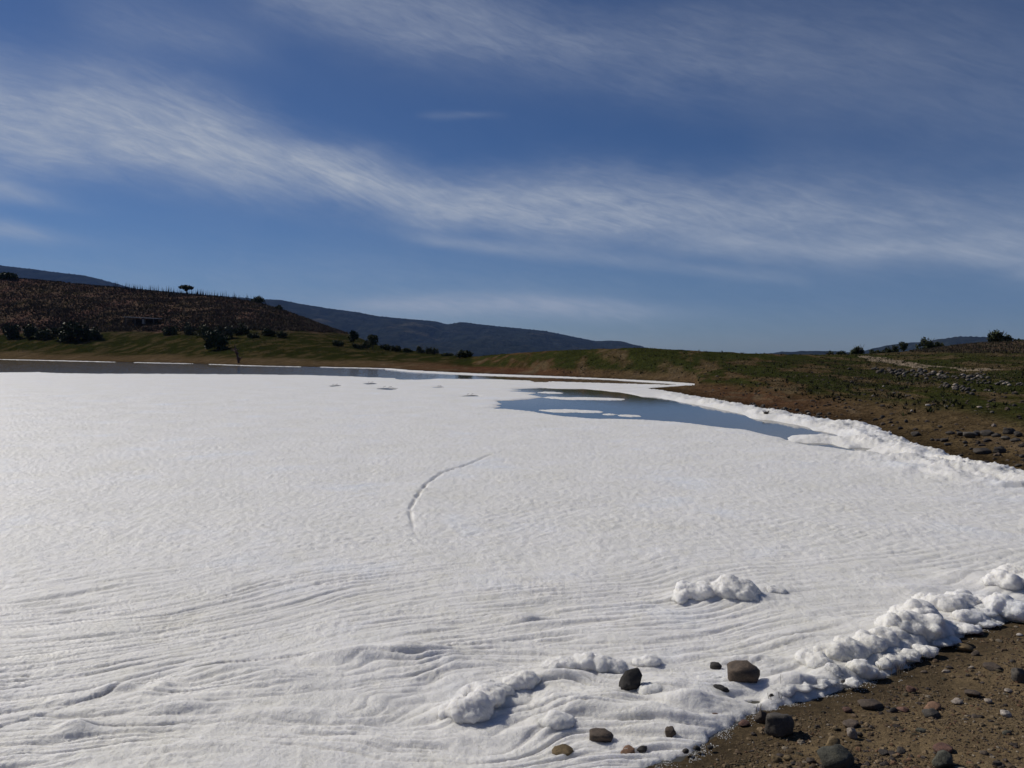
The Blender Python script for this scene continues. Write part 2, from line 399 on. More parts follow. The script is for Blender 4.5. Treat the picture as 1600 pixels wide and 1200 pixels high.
def ground(x, y):
    """height of the ground above the lake"""
    x = np.asarray(x, float); y = np.asarray(y, float)
    shp = np.broadcast(x, y).shape; x = np.broadcast_to(x, shp).ravel(); y = np.broadcast_to(y, shp).ravel()
    yy = np.maximum(y, 6.0)
    u = np.clip((x / yy) * F + 800, UP[0], UP[-1] - 1e-3)
    fu = (u - UP[0]) / 5.0; iu = np.clip(fu.astype(int), 0, len(UP) - 2); tu = fu - iu
    iy = np.clip(np.searchsorted(YS, yy) - 1, 0, len(YS) - 2); ty = np.clip((yy - YS[iy]) / (YS[iy + 1] - YS[iy]), 0, 1)
    z = (ZF[iy, iu] * (1 - tu) + ZF[iy, iu + 1] * tu) * (1 - ty) + (ZF[iy + 1, iu] * (1 - tu) + ZF[iy + 1, iu + 1] * tu) * ty
    # tongue of land at the inlet
    m = (y > 25) & (y < 60) & (x > 4) & (x < 20)
    if m.any():
        t = poly_sd(x[m], y[m], TONGUE); z[m] = np.maximum(z[m], np.clip(.10 * t, -.3, .25))
    # everything near the camera: bank that rises from the near shoreline
    m = (y < 15.5)
    if m.any():
        s = -poly_sd(x[m], y[m], LAKE)
        zn = np.where(s > 0, .085 * s + .030 * np.minimum(s, 4) ** 2, np.maximum(.16 * s, -.6))
        zn = np.minimum(zn, 1.6 + .004 * s)
        w = sstep(11.0, 14.5, y[m])
        z[m] = zn * (1 - w) + z[m] * w
    m = y >= 0
    dist = np.hypot(x, y)
    bumpy = fbm(x * .06, y * .06, 4, 11) * .5 * sstep(60, 200, dist) + fbm(x * .45, y * .45, 4, 12) * .10 * sstep(14, 40, dist)
    z = z + bumpy * sstep(.06, .6, z)
    return z.reshape(shp)
def hit(px, py, Y0=3.0, Y1=400.0):
    """first point of the ground seen through a pixel"""
    Y = np.geomspace(Y0, Y1, 1600); d = pdir(px, py)
    X = d[0] * Y / d[1]; Zr = CAMH + d[2] * Y / d[1]
    g = np.maximum(ground(X, Y), 0.0)
    k = np.nonzero(Zr <= g)[0]
    if len(k) == 0: return None
    k = k[0]
    if k > 0:
        a = Zr[k - 1] - g[k - 1]; b = g[k] - Zr[k]; t = a / (a + b + 1e-9)
        yy = Y[k - 1] + (Y[k] - Y[k - 1]) * t
    else: yy = Y[0]
    xx = d[0] * yy / d[1]
    return Vector((xx, yy, float(ground(xx, yy))))

# land colours: bare drawdown soil by the water, then patchy turf, then the weedy brown hillside
def land_colour(x, y, z):
    u = np.clip(x / np.maximum(y, 1) * F + 800, -900, 2300)
    a = np.array(K_BANK, float); lim = CAMH + (HOR - np.interp(u, a[:, 0], a[:, 2])) / F * np.interp(u, a[:, 0], a[:, 1])
    lim = np.maximum(lim, .08) * np.interp(u, [-900, 500, 740, 1100, 1600], [.9, .9, 1.1, 1.15, 1.05])
    n = fbm(x * .10, y * .05, 4, 31); n2 = fbm(x * .45, y * .16, 4, 35); n3 = fbm(x * 1.6, y * .8, 3, 38)
    grass = sstep(.65, 1.25, z / lim + .75 * n + .35 * n2)
    # patches of bare earth in the turf
    grass = grass * (1 - np.where(u < 740, .35, .75) * sstep(.10, .32, n2 + .35 * n3 + .1))
    soil = np.stack([.100 + 0 * x, .071 + 0 * x, .038 + 0 * x], -1)
    red = np.stack([.100 + 0 * x, .047 + 0 * x, .028 + 0 * x], -1)
    pale = np.stack([.125 + 0 * x, .090 + 0 * x, .055 + 0 * x], -1)
    lush = np.where(u < 740, .58, .85); gcol = np.stack([.042 * lush, .048 * lush, .015 * lush], -1)
    gdry = np.stack([.066 * lush, .058 * lush, .018 * lush], -1)
    hillc = np.stack([.115 + 0 * x, .080 + 0 * x, .055 + 0 * x], -1)
    hred = np.stack([.125 + 0 * x, .074 + 0 * x, .058 + 0 * x], -1)
    mix = lambda A, B, t: A * (1 - t[..., None]) + B * t[..., None]
    rr = np.maximum(np.exp(-((u - 780) / 150) ** 2), .75 * np.exp(-((u - 1190) / 130) ** 2))
    s = mix(soil, red, np.clip(rr * .9 + .25 * n, 0, 1))
    s = mix(s, pale, sstep(.12, .45, n3 * .6 + n2))
    g = mix(gcol, gdry, sstep(-.1, .45, n2 + .4 * n))
    c = mix(s, g, grass)
    hill = sstep(4.2, 6.0, z + 1.5 * n2 + .8 * n) * (u < 700) + sstep(1.5, 2.6, z + .4 * n2) * (u > 1350)
    hill = np.clip(hill, 0, 1)
    h = mix(hillc, hred, sstep(-.1, .3, n))
    h = mix(h, gcol * .8, .8 * sstep(.1, .4, n2 - .3 * n))
    c = mix(c, h, hill)
    # dark damp rim right at the water
    near = sstep(17, 10, y)[..., None]
    b = np.array([.158, .114, .062]) * (1 + .30 * fbm(x * 4, y * 4, 3, 92))[..., None] * (1 - .25 * sstep(.05, .4, fbm(x * .9, y * .9, 4, 91)))[..., None]
    c = c * (1 - near) + b * near
    wet = sstep(.16, .02, z) * (y > 14)
    c = c * (1 - .45 * wet[..., None])
    return c

TRACK1 = [(1352, 556), (1366, 562), (1385, 566), (1412, 570), (1440, 574.5)]
TRACK2 = [(1366, 558.5), (1390, 563), (1420, 568), (1452, 572), (1500, 575)]
TRACK3 = [(1505, 577.5), (1545, 580), (1580, 582.5), (1640, 586)]
TRACK4 = [(1535, 576.2), (1570, 578), (1600, 580), (1680, 585)]
def build_terrain():
    cols = np.concatenate([np.arange(-900, 1000, 4.0), np.arange(1000, 1640, 2.5), np.arange(1640, 2301, 6.0)])
    rows = np.concatenate([np.linspace(2.5, 9, 20), np.linspace(9.3, 15, 30), np.geomspace(15.1, 110, 330), np.geomspace(110.6, 270, 170), np.geomspace(275, 9500, 60)])
    U, Y = np.meshgrid(cols, rows); X = (U - 800) / F * Y
    Z = ground(X, Y)
    dist = np.hypot(X, Y)
    det = fbm(X * 1.3, Y * 1.3, 3, 50) * .035 + fbm(X * 4, Y * 4, 2, 51) * .016
    Z = Z + det * sstep(.02, .25, Z) * sstep(12, 16, Y)
    # small terraces left by the falling water
    tz = (np.abs(((Z + .05 * fbm(X * .2, Y * .2, 3, 61)) * 7) % 1 - .5) * 2)
    Z = Z - .02 * (1 - sstep(0, .4, tz)) * sstep(.04, .12, Z) * sstep(1.4, .8, Z) * (Y > 16)
    # make room for the finely built beach
    fine = (U < 1955) & (X > .2) & (Y > 2.7)
    Z = np.where((Y < 8.0) & fine, Z - .06, Z)
    Z = np.where((Y <= 11) & (Y >= 8) & fine, Z - .06 * sstep(11, 8, Y), Z)
    C = land_colour(X, Y, Z)
    V = np.stack([X, Y, Z], -1).reshape(-1, 3)
    Fq = grid_faces(*U.shape)
    Fq = face_up(V, Fq)
    # worn wheel tracks are cut out of the same sheet
    fc = V[Fq].mean(1)
    tr = np.zeros(len(Fq), bool)
    near = (fc[:, 1] > 40) & (fc[:, 1] < 130) & (fc[:, 0] > 20)
    wob = fbm(fc[:, 0] * .35, fc[:, 1] * .35, 3, 71)
    for T, w in ((TRACK1, .55), (TRACK2, .5), (TRACK3, .40), (TRACK4, .40)):
        P = []
        for p in T:
            h = hit(*p)
            if h is not None: P.append((h.x, h.y))
        d, s, t = line_d(fc[near, 0], fc[near, 1], P)
        tr[near] |= d < w * (fc[near, 1] / 70) * (1 + 1.0 * wob[near])
    C = C.reshape(-1, 3)
    v1, f1, c1 = compact(V, Fq[~tr], C)
    o = obj('ground', mesh_np('ground', v1, f1, LAND, True, c1)); tag(o, kind='structure')
    v2, f2, c2 = compact(V, Fq[tr], C)
    nz = fbm(v2[:, 0] * .8, v2[:, 1] * .8, 3, 77)[:, None]
    c2 = np.array([.25, .20, .145]) * (1 + .35 * nz)
    o = obj('dirt_track', mesh_np('dirt_track', v2, f2, LAND, True, c2)); tag(o, kind='structure')
    # the same land beyond both sides of the finely built wedge and behind the camera
    g_ = lambda a, b, n: np.geomspace(a, b, n)
    xs = np.concatenate([-g_(14000, 32, 60), np.linspace(-31, 31, 104), g_(32, 14000, 60)])
    ys = np.concatenate([-g_(12000, 12, 40), np.linspace(-11, 32, 96), g_(32.6, 9500, 110)])
    X, Y = np.meshgrid(xs, ys); u = X / np.maximum(Y, .01) * F + 800
    inside = (Y > 2.5) & (u > -900) & (u < 2300)
    Z = ground(X, Y); det = fbm(X * 1.3, Y * 1.3, 3, 50) * .035 + fbm(X * 4, Y * 4, 2, 51) * .016
    Z = Z + det * sstep(.02, .25, Z) * sstep(12, 16, Y) - .015 * inside
    C = land_colour(X, np.maximum(Y, 2.5), Z)
    V = np.stack([X, Y, Z], -1).reshape(-1, 3); Fq = grid_faces(*X.shape)
    Fq = face_up(V, Fq[inside.reshape(-1)[Fq].min(1) == 0]); v1, f1, c1 = compact(V, Fq, C.reshape(-1, 3))
    o = obj('ground', mesh_np('surrounding_ground', v1, f1, LAND, True, c1)); tag(o, kind='structure')
build_terrain()

def beach_detail(x, y):
    return (fbm(x * 1.1, y * 1.1, 3, 81) * .022 + fbm(x * 5, y * 5, 4, 82) * .014 + np.maximum(fbm(x * 16, y * 16, 3, 83), -.1) * .009)
def beach_z(x, y):
    g = ground(x, y); return g + beach_detail(x, y) * sstep(-.05, .10, g)
def build_beach():
    cu = np.arange(640, 2000, 2.2); ry = np.concatenate([np.arange(880, 1300, 1.7), np.arange(1300, 1700, 6)])
    PX, PY = np.meshgrid(cu, ry); X, Y = unproj(PX, PY)
    Z = beach_z(X, Y) - .13 * sstep(1950, 1998, PX)
    n = fbm(X * .9, Y * .9, 4, 91); n2 = fbm(X * 4, Y * 4, 3, 92)
    c = np.stack([.158 + 0 * X, .114 + 0 * X, .062 + 0 * X], -1)
    mossy = sstep(.05, .4, n + .3 * n2)[..., None] * sstep(.1, .35, Z)[..., None]
    c = c * (1 - .6 * mossy) + np.array([.085, .080, .030]) * .6 * mossy
    c = c * (1 + .35 * n2[..., None]) * (1 + .18 * fbm(X * 11, Y * 11, 3, 93)[..., None])
    wet = sstep(.055, .005, Z)[..., None]
    c = c * (1 - .5 * wet)
    V = np.stack([X, Y, Z], -1).reshape(-1, 3); Fq = face_up(V, grid_faces(*X.shape))
    fz = Z.reshape(-1)[Fq].max(1); Fq = Fq[fz > -.12]
    v, f, cc = compact(V, Fq, c.reshape(-1, 3))
    o = obj('beach', mesh_np('beach', v, f, SOIL, True, cc)); tag(o, kind='structure')
build_beach()

# lake water
_x, _y = np.meshgrid(np.arange(-262, 24, 1.5), np.arange(-12, 200, 1.5)); _s = poly_sd(_x, _y, LAKE)
_V = np.stack([_x, _y, 0 * _x], -1).reshape(-1, 3); _F = face_up(_V, grid_faces(*_x.shape)); _V, _F = compact(_V, _F[_s.reshape(-1)[_F].max(1) > -1.6])
me = mesh_np('lake_water', _V, _F, WATER, False)
tag(obj('lake_water', me), kind='structure')

# ------------------------------------------------------------------ far forested hills
def hills(crest, D, depth, lo, hi, seed):
    a = np.array(crest, float)
    cols = np.arange(lo, hi, 2.0); T = np.concatenate([np.linspace(-1, 0, 46), np.linspace(.05, 1.2, 12)])
    yc = np.interp(cols, a[:, 0], a[:, 1]); k = np.array([1, 2, 3, 4, 3, 2, 1.]); k /= k.sum(); yc = np.convolve(np.pad(yc, 3, 'edge'), k, 'valid')
    X = (cols[None] - 800) / F * D * (1 + T[:, None] * .0) + 0 * T[:, None]
    Y = D + T[:, None] * depth + 0 * X
    zc = (CAMH + (HOR - yc) / F * D)[None]
    prof = np.where(T < 0, np.clip(1 + T, 0, 1) ** 1.25, np.clip(1 - T * .8, 0, 1))[:, None]
    base = -60
    Zr = base + (zc - base) * prof
    rid = fbm(X / 420, Y / 900, 5, seed)
    amp = (1 - prof) * prof * 4
    Z = Zr + rid * amp * np.maximum(zc, 60) * .42
    Z = Z + fbm(X / 60, Y / 60, 4, seed + 5) * 9 * (.25 + amp * .6) + np.maximum(perlin(X / 11, Y / 30, seed + 9), -.1) * 5.0
    V = np.stack([X, Y, Z], -1).reshape(-1, 3); Fq = face_up(V, grid_faces(*X.shape))
    o = obj('hills', mesh_np('hills', V, Fq, HILLM, True)); tag(o, kind='structure')
hills([(-900, 392), (-500, 384), (-200, 398), (0, 415), (60, 422), (140, 432), (175, 441), (210, 451), (300, 459), (400, 467), (440, 469), (470, 475), (520, 483), (560, 488), (590, 494), (620, 497), (680, 502), (700, 507), (720, 503), (760, 508), (800, 512),
       (850, 517), (880, 523), (930, 533), (955, 532), (975, 534), (990, 540), (1040, 560), (1100, 575)], 4600, 2100, -900, 1120, 201)
hills([(1180, 575), (1225, 555), (1245, 550), (1262, 548.5), (1300, 549), (1340, 551), (1400, 552), (1440, 545), (1470, 530), (1500, 526), (1530, 526.5), (1560, 529), (1600, 531), (1800, 536), (2300, 545)], 3200, 900, 1160, 2300, 221)

# ------------------------------------------------------------------ the foam
def P(*pts): return [tuple(map(float, unproj(*p))) for p in pts]
FOAM_FAR = P((-700, 577), (-200, 580), (0, 582), (60, 581.5), (90, 583), (150, 584), (300, 584.5), (400, 585.2), (480, 586.2), (540, 588), (617, 591.3), (622, 593.4), (668, 593.6), (676, 592.2), (720, 592.2), (780, 593), (830, 595), (838, 597.4), (858, 597.2),
                (862, 596.2), (920, 598), (1000, 600.4), (1040, 601.5), (1070, 600.8), (1092, 600.4), (1080, 602.6), (1040, 605), (1012, 607))
bank_in = P((1030, 609), (1050, 612.5), (1075, 618), (1092, 621)) + bank_w[1:]
OUT = FOAM_FAR + bank_in + EAST + near_w + SOUTH + [(-120, -2), (-200, 30)]
HOLES = [P((785, 607.6), (800, 607.8), (820, 607.2), (847, 605.8), (875, 607.6), (912, 607.8), (937, 609.8), (962, 612.4), (987, 616), (1000, 619.5), (1025, 620.8), (1050, 625.5), (1075, 630.5), (1100, 634.5), (1125, 639.5), (1150, 645),
           (1160, 647), (1170, 653), (1189, 656), (1205, 657), (1226, 660.6), (1242, 663.5), (1259, 667), (1270, 673), (1284, 674), (1298, 677), (1312, 682), (1331, 688), (1312, 684), (1290, 682), (1262, 680.8),
           (1236, 681.2), (1232, 688.5), (1217, 684), (1197, 679.5), (1181, 676.5), (1166, 672.8), (1150, 671), (1125, 668), (1100, 665), (1060, 660), (1025, 658), (1000, 656.5), (955, 655), (925, 655), (900, 653), (882, 651.5), (862, 649),
           (842, 645), (820, 642.5), (800, 640), (768, 638.6), (782, 635.5), (775, 633.6), (786, 631.5), (778, 629), (776, 626.2), (800, 625.2), (828, 623.3), (848, 620.8), (838, 618.5), (824, 617), (838, 614), (812, 612.4), (792, 611.5), (815, 609.6)),
         P((1226, 688.8), (1240, 691.2), (1252, 691.6), (1262, 693), (1300, 693.5), (1313, 697.5), (1325, 700.5), (1345, 699.5), (1362, 701), (1350, 704.2), (1368, 706.5), (1380, 710.2), (1362, 709.4), (1340, 707.5), (1320, 703), (1290, 699.3), (1262, 696.5), (1245, 693)),
         P((1388, 710.4), (1396, 712), (1405, 715), (1396, 715), (1388, 712.6)),
         P((568, 599.2), (580, 598.4), (590, 600.2), (575, 601)), P((585, 608.4), (600, 606.6), (622, 608.3), (610, 609.6)), P((514, 604.6), (520, 602.4), (533, 602), (526, 604)),
         P((715, 619), (745, 618.4), (752, 619.4), (735, 620)), P((675, 605), (690, 604.6), (690, 606), (680, 606))]
C_SPLIT = P((-300, 1215), (0, 1143), (80, 1122), (150, 1098), (215, 1078), (300, 1060), (350, 1046), (450, 1036), (590, 1026), (690, 1018))
C_MAIN = P((652, 848), (645, 830), (640, 800), (655, 775), (668, 758), (690, 742), (735, 728), (765, 714), (800, 703), (858, 686))
C_STRIP = P((1380, 712), (1440, 716), (1480, 724), (1540, 733), (1600, 741), (1650, 752))
DENTS = [  # soft hollows and swellings: px, py, half-width along x (m), half-depth along y (m), height (m)
    (640, 1030, .30, .10, .07), (540, 1036, .25, .08, .05), (815, 972, .16, .08, .05), (350, 1062, .30, .14, .05), (430, 1075, .26, .12, .05), (285, 1118, .22, .07, .04),
    (230, 1098, .16, .06, .035), (120, 1150, .10, .06, .05), (190, 1088, .12, .05, .05), (255, 1086, .07, .05, .05), (1080, 1106, .16, .09, .075), (1010, 1125, .20, .08, .05), (900, 1110, .30, .14, .06),
    (960, 1150, .12, .06, -.02), (830, 1150, .14, .05, .03), (960, 1100, .14, .07, .03), (1060, 1135, .16, .06, .04), (1180, 1040, .20, .06, .04), (1090, 1035, .16, .06, .03),
    (1235, 1075, .16, .07, .045), (1180, 1100, .05, .04, -.04), (1165, 1094, .10, .05, -.085), (1300, 1062, .14, .06, .04), (440, 1130, .35, .07, .03), (600, 1170, .3, .07, .03), (300, 1180, .3, .07, .03),
    (730, 1160, .3, .07, .03), (1330, 985, .25, .12, .04), (1250, 1010, .25, .1, .03), (1430, 930, .3, .14, .05), (1500, 905, .3, .14, .05), (880, 1066, .16, .06, .05), (990, 1090, .10, .07, -.03)]
DENTS_W = [(*map(float, unproj(a, b)), c, d, e) for a, b, c, d, e in DENTS]
def foam_relief(x, y):
    """folds of the foam skin"""
    th1 = math.radians(27)
    w1 = fbm(x * .16, y * .16, 3, 101) * 1.5
    phi1 = -x * math.sin(th1) + y * math.cos(th1) + w1 + fbm(x * .7, y * .7, 3, 106) * .10
    s1 = x * math.cos(th1) + y * math.sin(th1)
    w2 = fbm(x * .5, y * .8, 2, 102) * .5 + .12 * fbm(x * 1.6, y * 2, 2, 104)
    phi2 = -.10 * x + y + w2
    s2 = x
    split, side, _ = line_d(x, y, C_SPLIT)
    west = sstep(4.2, 3.0, np.hypot((x + 2.0) * .5, (y - 4.2)))
    low = np.where(side < 0, 1.0, 0.0) * sstep(8.5, 6.5, y)
    low = np.where(x > 0.2, sstep(6.6, 5.6, y + .18 * x + .4 * fbm(x * .8, y * .8, 2, 103)), low)
    def folds(phi, s, sp, st, sd):  # thin grooves between rounded folds
        k = 1.7 + 1.5 * sstep(9, 5.5, y)
        f = perlin(phi / sp, s / (sp * st), sd)
        a = 1 - np.minimum(np.abs(f) * k, 1) ** .7
        g = perlin(phi / (sp * .52), s / (sp * st * .7), sd + 3)
        b = (1 - np.minimum(np.abs(g) * k, 1) ** .7) * sstep(9.5, 6, y)
        amp = .25 + 1.15 * np.clip(fbm(x * .45, y * .45, 3, sd + 7) * 1.3 + .4, 0, 1.1)
        return -(a * .7 + b * .38) * amp
    f1 = folds(phi1, s1, .15, 13, 110); f2 = folds(phi2, s2, .16, 9, 120)
    h = (f1 * (1 - low) + f2 * low * 1.1) * .042 * (.26 + .74 * np.maximum(low, sstep(10, 5.5, y)))
    fade = sstep(45, 16, y)
    h = h * (.35 + .65 * fade)
    # long low swells, lumpy bubbles
    h = h + fbm(x * .5, y * .9, 3, 130) * .03 * (1 + .6 * low) + fbm(x * 7, y * 7, 3, 131) * .006 * (1 + .6 * low) + np.abs(fbm(x * 20, y * 20, 3, 132)) * .007 * sstep(13, 6, y) + fbm(x * 60, y * 60, 2, 135) * .0022 * sstep(7, 4.5, y)
    # clotted patches
    cl = sstep(.02, .35, fbm(x * 1.3, y * 1.3, 3, 133)); h = h + fbm(x * 10, y * 8, 3, 136) * .011 * sstep(6.5, 10, y) * sstep(40, 16, y)
    h = h + cl * (.008 - np.abs(fbm(x * 9, y * 9, 3, 134)) * .018)
    # one skin riding over the other
    m = split < .6
    d = split * side
    amp_s = np.where(x < 0, 1, .7)
    h = h + amp_s * (np.where(side > 0, .014 * np.exp(-split / .25), 0) - .020 * np.exp(-(split / .02) ** 2) * np.clip(.6 + 1.2 * fbm(x * 1.2, y * 1.2, 2, 139), 0, 1))
    dm, sm, tm = line_d(x, y, C_MAIN)
    e = np.sin(np.pi * np.clip(tm, .02, .98)) ** .7 * sstep(1.0, .70, tm)
    dm = dm + .02 * fbm(x * 3, y * 3, 2, 140)
    h = h + e * (np.where(sm > 0, .010, .0) * np.exp(-dm / .4) - .045 * np.exp(-(dm / .026) ** 2) * np.clip(.75 + 1.1 * fbm(x * 2.5, y * 2.5, 2, 141), .1, 1.2))
    for (cx, cy, a, b, hh) in DENTS_W:
        h = h + hh * np.exp(-((x - cx) / a) ** 2 - ((y - cy) / b) ** 2)
    return h
def foam_height(x, y, sd, T):
    yy = np.maximum(y, 0)
    w = .045 + .0022 * yy
    g = np.where(sd > 0, 1 - np.exp(-sd / w), np.maximum(sd / w, -1.6))
    base = np.maximum(np.where(y < 14, ground(x, y), 0.0) * sstep(-.3, 0, sd), 0)
    inner = sstep(0, .10 + .002 * yy, sd)
    z = base + T * g + foam_relief(x, y) * inner
    soft = base + .010 + .012 * np.exp((z - base - .022) / .012)
    return np.where((z < base + .022) & (sd > .12 + .004 * yy), soft, z)
MOUNDS = [
    ([(1062, 944, 14, .7), (1078, 940, 22, .8), (1100, 942, 22, .85), (1118, 940, 17, .8), (1145, 942, 28, .85), (1168, 944, 24, .85), (1182, 946, 15, .7)], 'big cauliflower lump of foam standing alone on the flat foam sheet', dict(seed=1)),
    ([(1206, 932, 13, .7), (1222, 932, 12, .7), (1188, 930, 12, .6)], 'small foam lump close behind the right end of the lone big lump', dict(seed=2)),
    ([(1262, 1044, 18, .7), (1285, 1052, 22, .75), (1308, 1040, 24, .8), (1335, 1036, 26, .85), (1362, 1028, 26, .85), (1388, 1022, 26, .85), (1405, 1012, 22, .8)], 'long rolled ridge of foam piled along the near shore', dict(seed=3)),
    ([(1408, 1002, 30, .85), (1432, 1004, 32, .95), (1455, 1006, 30, .9), (1475, 1002, 18, .8), (1425, 978, 24, .9), (1448, 985, 28, 1.0)], 'tallest foam heap on the near shore, with a peaked top', dict(seed=4)),
    ([(1468, 958, 20, .8), (1490, 962, 24, .85), (1512, 958, 24, .85), (1450, 946, 16, .6)], 'foam bulge with a deep shaded front behind the tall heap', dict(seed=5)),
    ([(1548, 968, 18, .75), (1568, 966, 24, .9), (1588, 970, 22, .8), (1605, 972, 24, .7), (1540, 950, 18, .7)], 'foam heap overhanging the soil at the frame edge', dict(seed=6)),
    ([(1560, 922, 18, .8), (1580, 925, 24, .85), (1602, 918, 26, .85), (1620, 925, 26, .8), (1590, 905, 18, .7)], 'cream tinted foam heap farthest along the near shore', dict(seed=7)),
    ([(1333, 1056, 13, .9), (1350, 1058, 16, .9), (1362, 1060, 12, .8)], 'round foam ball in front of the long rolled ridge', dict(voxel=.009, seed=8)),
    ([(1304, 1060, 15, 1.0), (1310, 1064, 13, .8)], 'foam knob left of the round foam ball', dict(voxel=.009, seed=9)),
    ([(1385, 1046, 13, .6), (1402, 1040, 16, .6), (1425, 1034, 18, .55), (1452, 1026, 18, .55), (1478, 1014, 16, .55), (1492, 1008, 12, .5), (1372, 1058, 10, .5)], 'low bubbly foam fringe at the foot of the tall heap', dict(voxel=.009, rough=1.2, seed=10)),
    ([(1508, 975, 14, .9), (1522, 976, 15, .9)], 'foam cap sitting on the dark stone by the shore', dict(voxel=.009, seed=11)),
    ([(1495, 992, 16, .35), (1520, 990, 18, .35), (1545, 980, 18, .35), (1560, 978, 14, .3)], 'thin foam apron spread on the soil below the capped stone', dict(voxel=.009, rough=1.1, seed=12)),
    ([(706, 1126, 20, .7), (722, 1132, 24, .85), (745, 1130, 28, .9), (764, 1112, 26, .9), (780, 1098, 20, .8), (752, 1098, 24, .7)], 'thick curved lump of foam folded up in the swirls', dict(seed=13)),
    ([(800, 1084, 18, .8), (820, 1076, 18, .8), (834, 1070, 12, .7)], 'smaller foam lump at the upper end of the curved one', dict(seed=14)),
    ([(862, 1052, 15, .7), (885, 1050, 19, .7), (912, 1050, 20, .7), (940, 1050, 20, .65), (965, 1052, 16, .6)], 'smooth elongated foam pillow behind the square black stone', dict(seed=15)),
    ([(1003, 1044, 14, .7), (1018, 1046, 15, .8)], 'foam knob above the square black stone', dict(seed=16)),
    ([(1014, 1090, 14, .6), (1030, 1088, 13, .7), (1046, 1082, 14, .6), (1060, 1088, 14, .5)], 'foam lumps right of the square black stone', dict(voxel=.01, seed=17)),
    ([(850, 1138, 12, .6), (870, 1142, 17, .75), (886, 1140, 14, .8)], 'shaded foam lump above the flat topped brown stone', dict(voxel=.01, seed=18)),
    ([(254, 1096, 8, .9), (262, 1098, 9, 1.0)], 'grey foam tuft standing in the lower left folds', dict(voxel=.009, seed=19)),
    ([(108, 1150, 14, .5), (122, 1152, 14, .6)], 'yellowish foam blister in the lower left folds', dict(voxel=.01, seed=20)),
    ([(1230, 1090, 18, .6), (1255, 1084, 20, .6), (1285, 1080, 18, .6), (1300, 1076, 14, .6), (1335, 1076, 14, .6)], 'low foam lobes at the soil edge right of the big brown stone', dict(voxel=.01, rough=1.1, seed=21)),
    ([(1120, 1068, 10, .6), (1140, 1080, 12, .5), (1100, 1085, 14, .5)], 'foam lobe between the small black stone and the big brown one', dict(voxel=.01, seed=22)),
]
for a_, l_, k_ in MOUNDS:
    for L_ in a_:
        if L_[2] < 12: continue
        x_, y_ = map(float, unproj(L_[0], L_[1])); r_ = L_[2] / F * math.hypot(y_, CAMH)
        DENTS_W.append((x_, y_ + r_ * .5, r_ * 1.6, r_ * 1.3, r_ * .22))
def build_foam():
    cols = np.arange(-330, 1950, 2.1)
    rows = np.concatenate([np.arange(574, 620, .42), np.arange(620, 700, .8), np.arange(700, 780, 1.2), np.arange(780, 1245, 1.0), np.arange(1250, 1420, 6)])
    PX, PY = np.meshgrid(cols, rows); X, Y = unproj(PX, PY)
    sd = poly_sd(X, Y, OUT)
    sd = sd + (fbm(X * 2.2, Y * 2.2, 4, 150) * .12 + fbm(X * 12, Y * 12, 4, 151) * .06) * np.clip(Y / 9, .6, 4)
    for H in HOLES:
        h = np.array(H); m = (X > h[:, 0].min() - 2) & (X < h[:, 0].max() + 2) & (Y > h[:, 1].min() - 5) & (Y < h[:, 1].max() + 5)
        if m.any():
            t = -poly_sd(X[m], Y[m], H) + fbm(X[m] * 1.7, Y[m] * .9, 3, 152) * .10
            sd[m] = np.minimum(sd[m], t)
    # the foam driven up against the right-hand bank stands thick and rough
    db, _, _ = line_d(X, Y, bank_w)
    pile = np.exp(-(np.maximum(db - .9, 0) / 1.3) ** 2) * (sd > -.5) * (Y > 13)
    rough = np.clip(.5 + fbm(X * 1.6, Y * 1.1, 4, 160), .15, 1.3) + .35 * np.abs(fbm(X * 5, Y * 5, 3, 161))
    T = .052 - .00038 * np.clip(Y, 0, 80) + .17 * pile * rough * sstep(.0, .5, sd) * sstep(52, 30, Y)
    Z = foam_height(X, Y, sd, T)
    dS, sS, _ = line_d(X, Y, C_STRIP)
    Z = Z - .16 * np.exp(-(dS / .10) ** 2) * np.clip(.8 + 1.4 * fbm(X * .7, Y * .7, 2, 163), .2, 1.2)
    V = np.stack([X, Y, Z], -1).reshape(-1, 3)
    Fq = grid_faces(*X.shape); keep = sd.reshape(-1)[Fq].max(1) > -.12 - .004 * V[Fq[:, 0], 1]
    Fq = face_up(V, Fq[keep]); v, f = compact(V, Fq)
    o = obj('foam_sheet', mesh_np('foam_sheet', v, f, FOAM, True)); tag(o, 'white foam covering the lake from shore to shore', None, None, 'stuff')
    # beyond the frame on the left
    xs = np.linspace(-200, -1, 120); ys = np.linspace(-5, 78, 120)
    X, Y = np.meshgrid(xs, ys); u = X / np.maximum(Y, .5) * F + 800
    sd = poly_sd(X, Y, OUT); Z = np.where(u > -318, -.06, .03) + fbm(X * .5, Y * .9, 3, 130) * .02
    V = np.stack([X, Y, Z], -1).reshape(-1, 3); Fq = grid_faces(*X.shape)
    keep = (sd.reshape(-1)[Fq].min(1) > .0) & (u.reshape(-1)[Fq].min(1) < -318); v, f = compact(V, face_up(V, Fq[keep]))
    o = obj('foam_sheet', mesh_np('foam_sheet_west', v, f, FOAM, True)); tag(o, 'white foam on the lake west of the view', None, None, 'stuff')
build_foam()

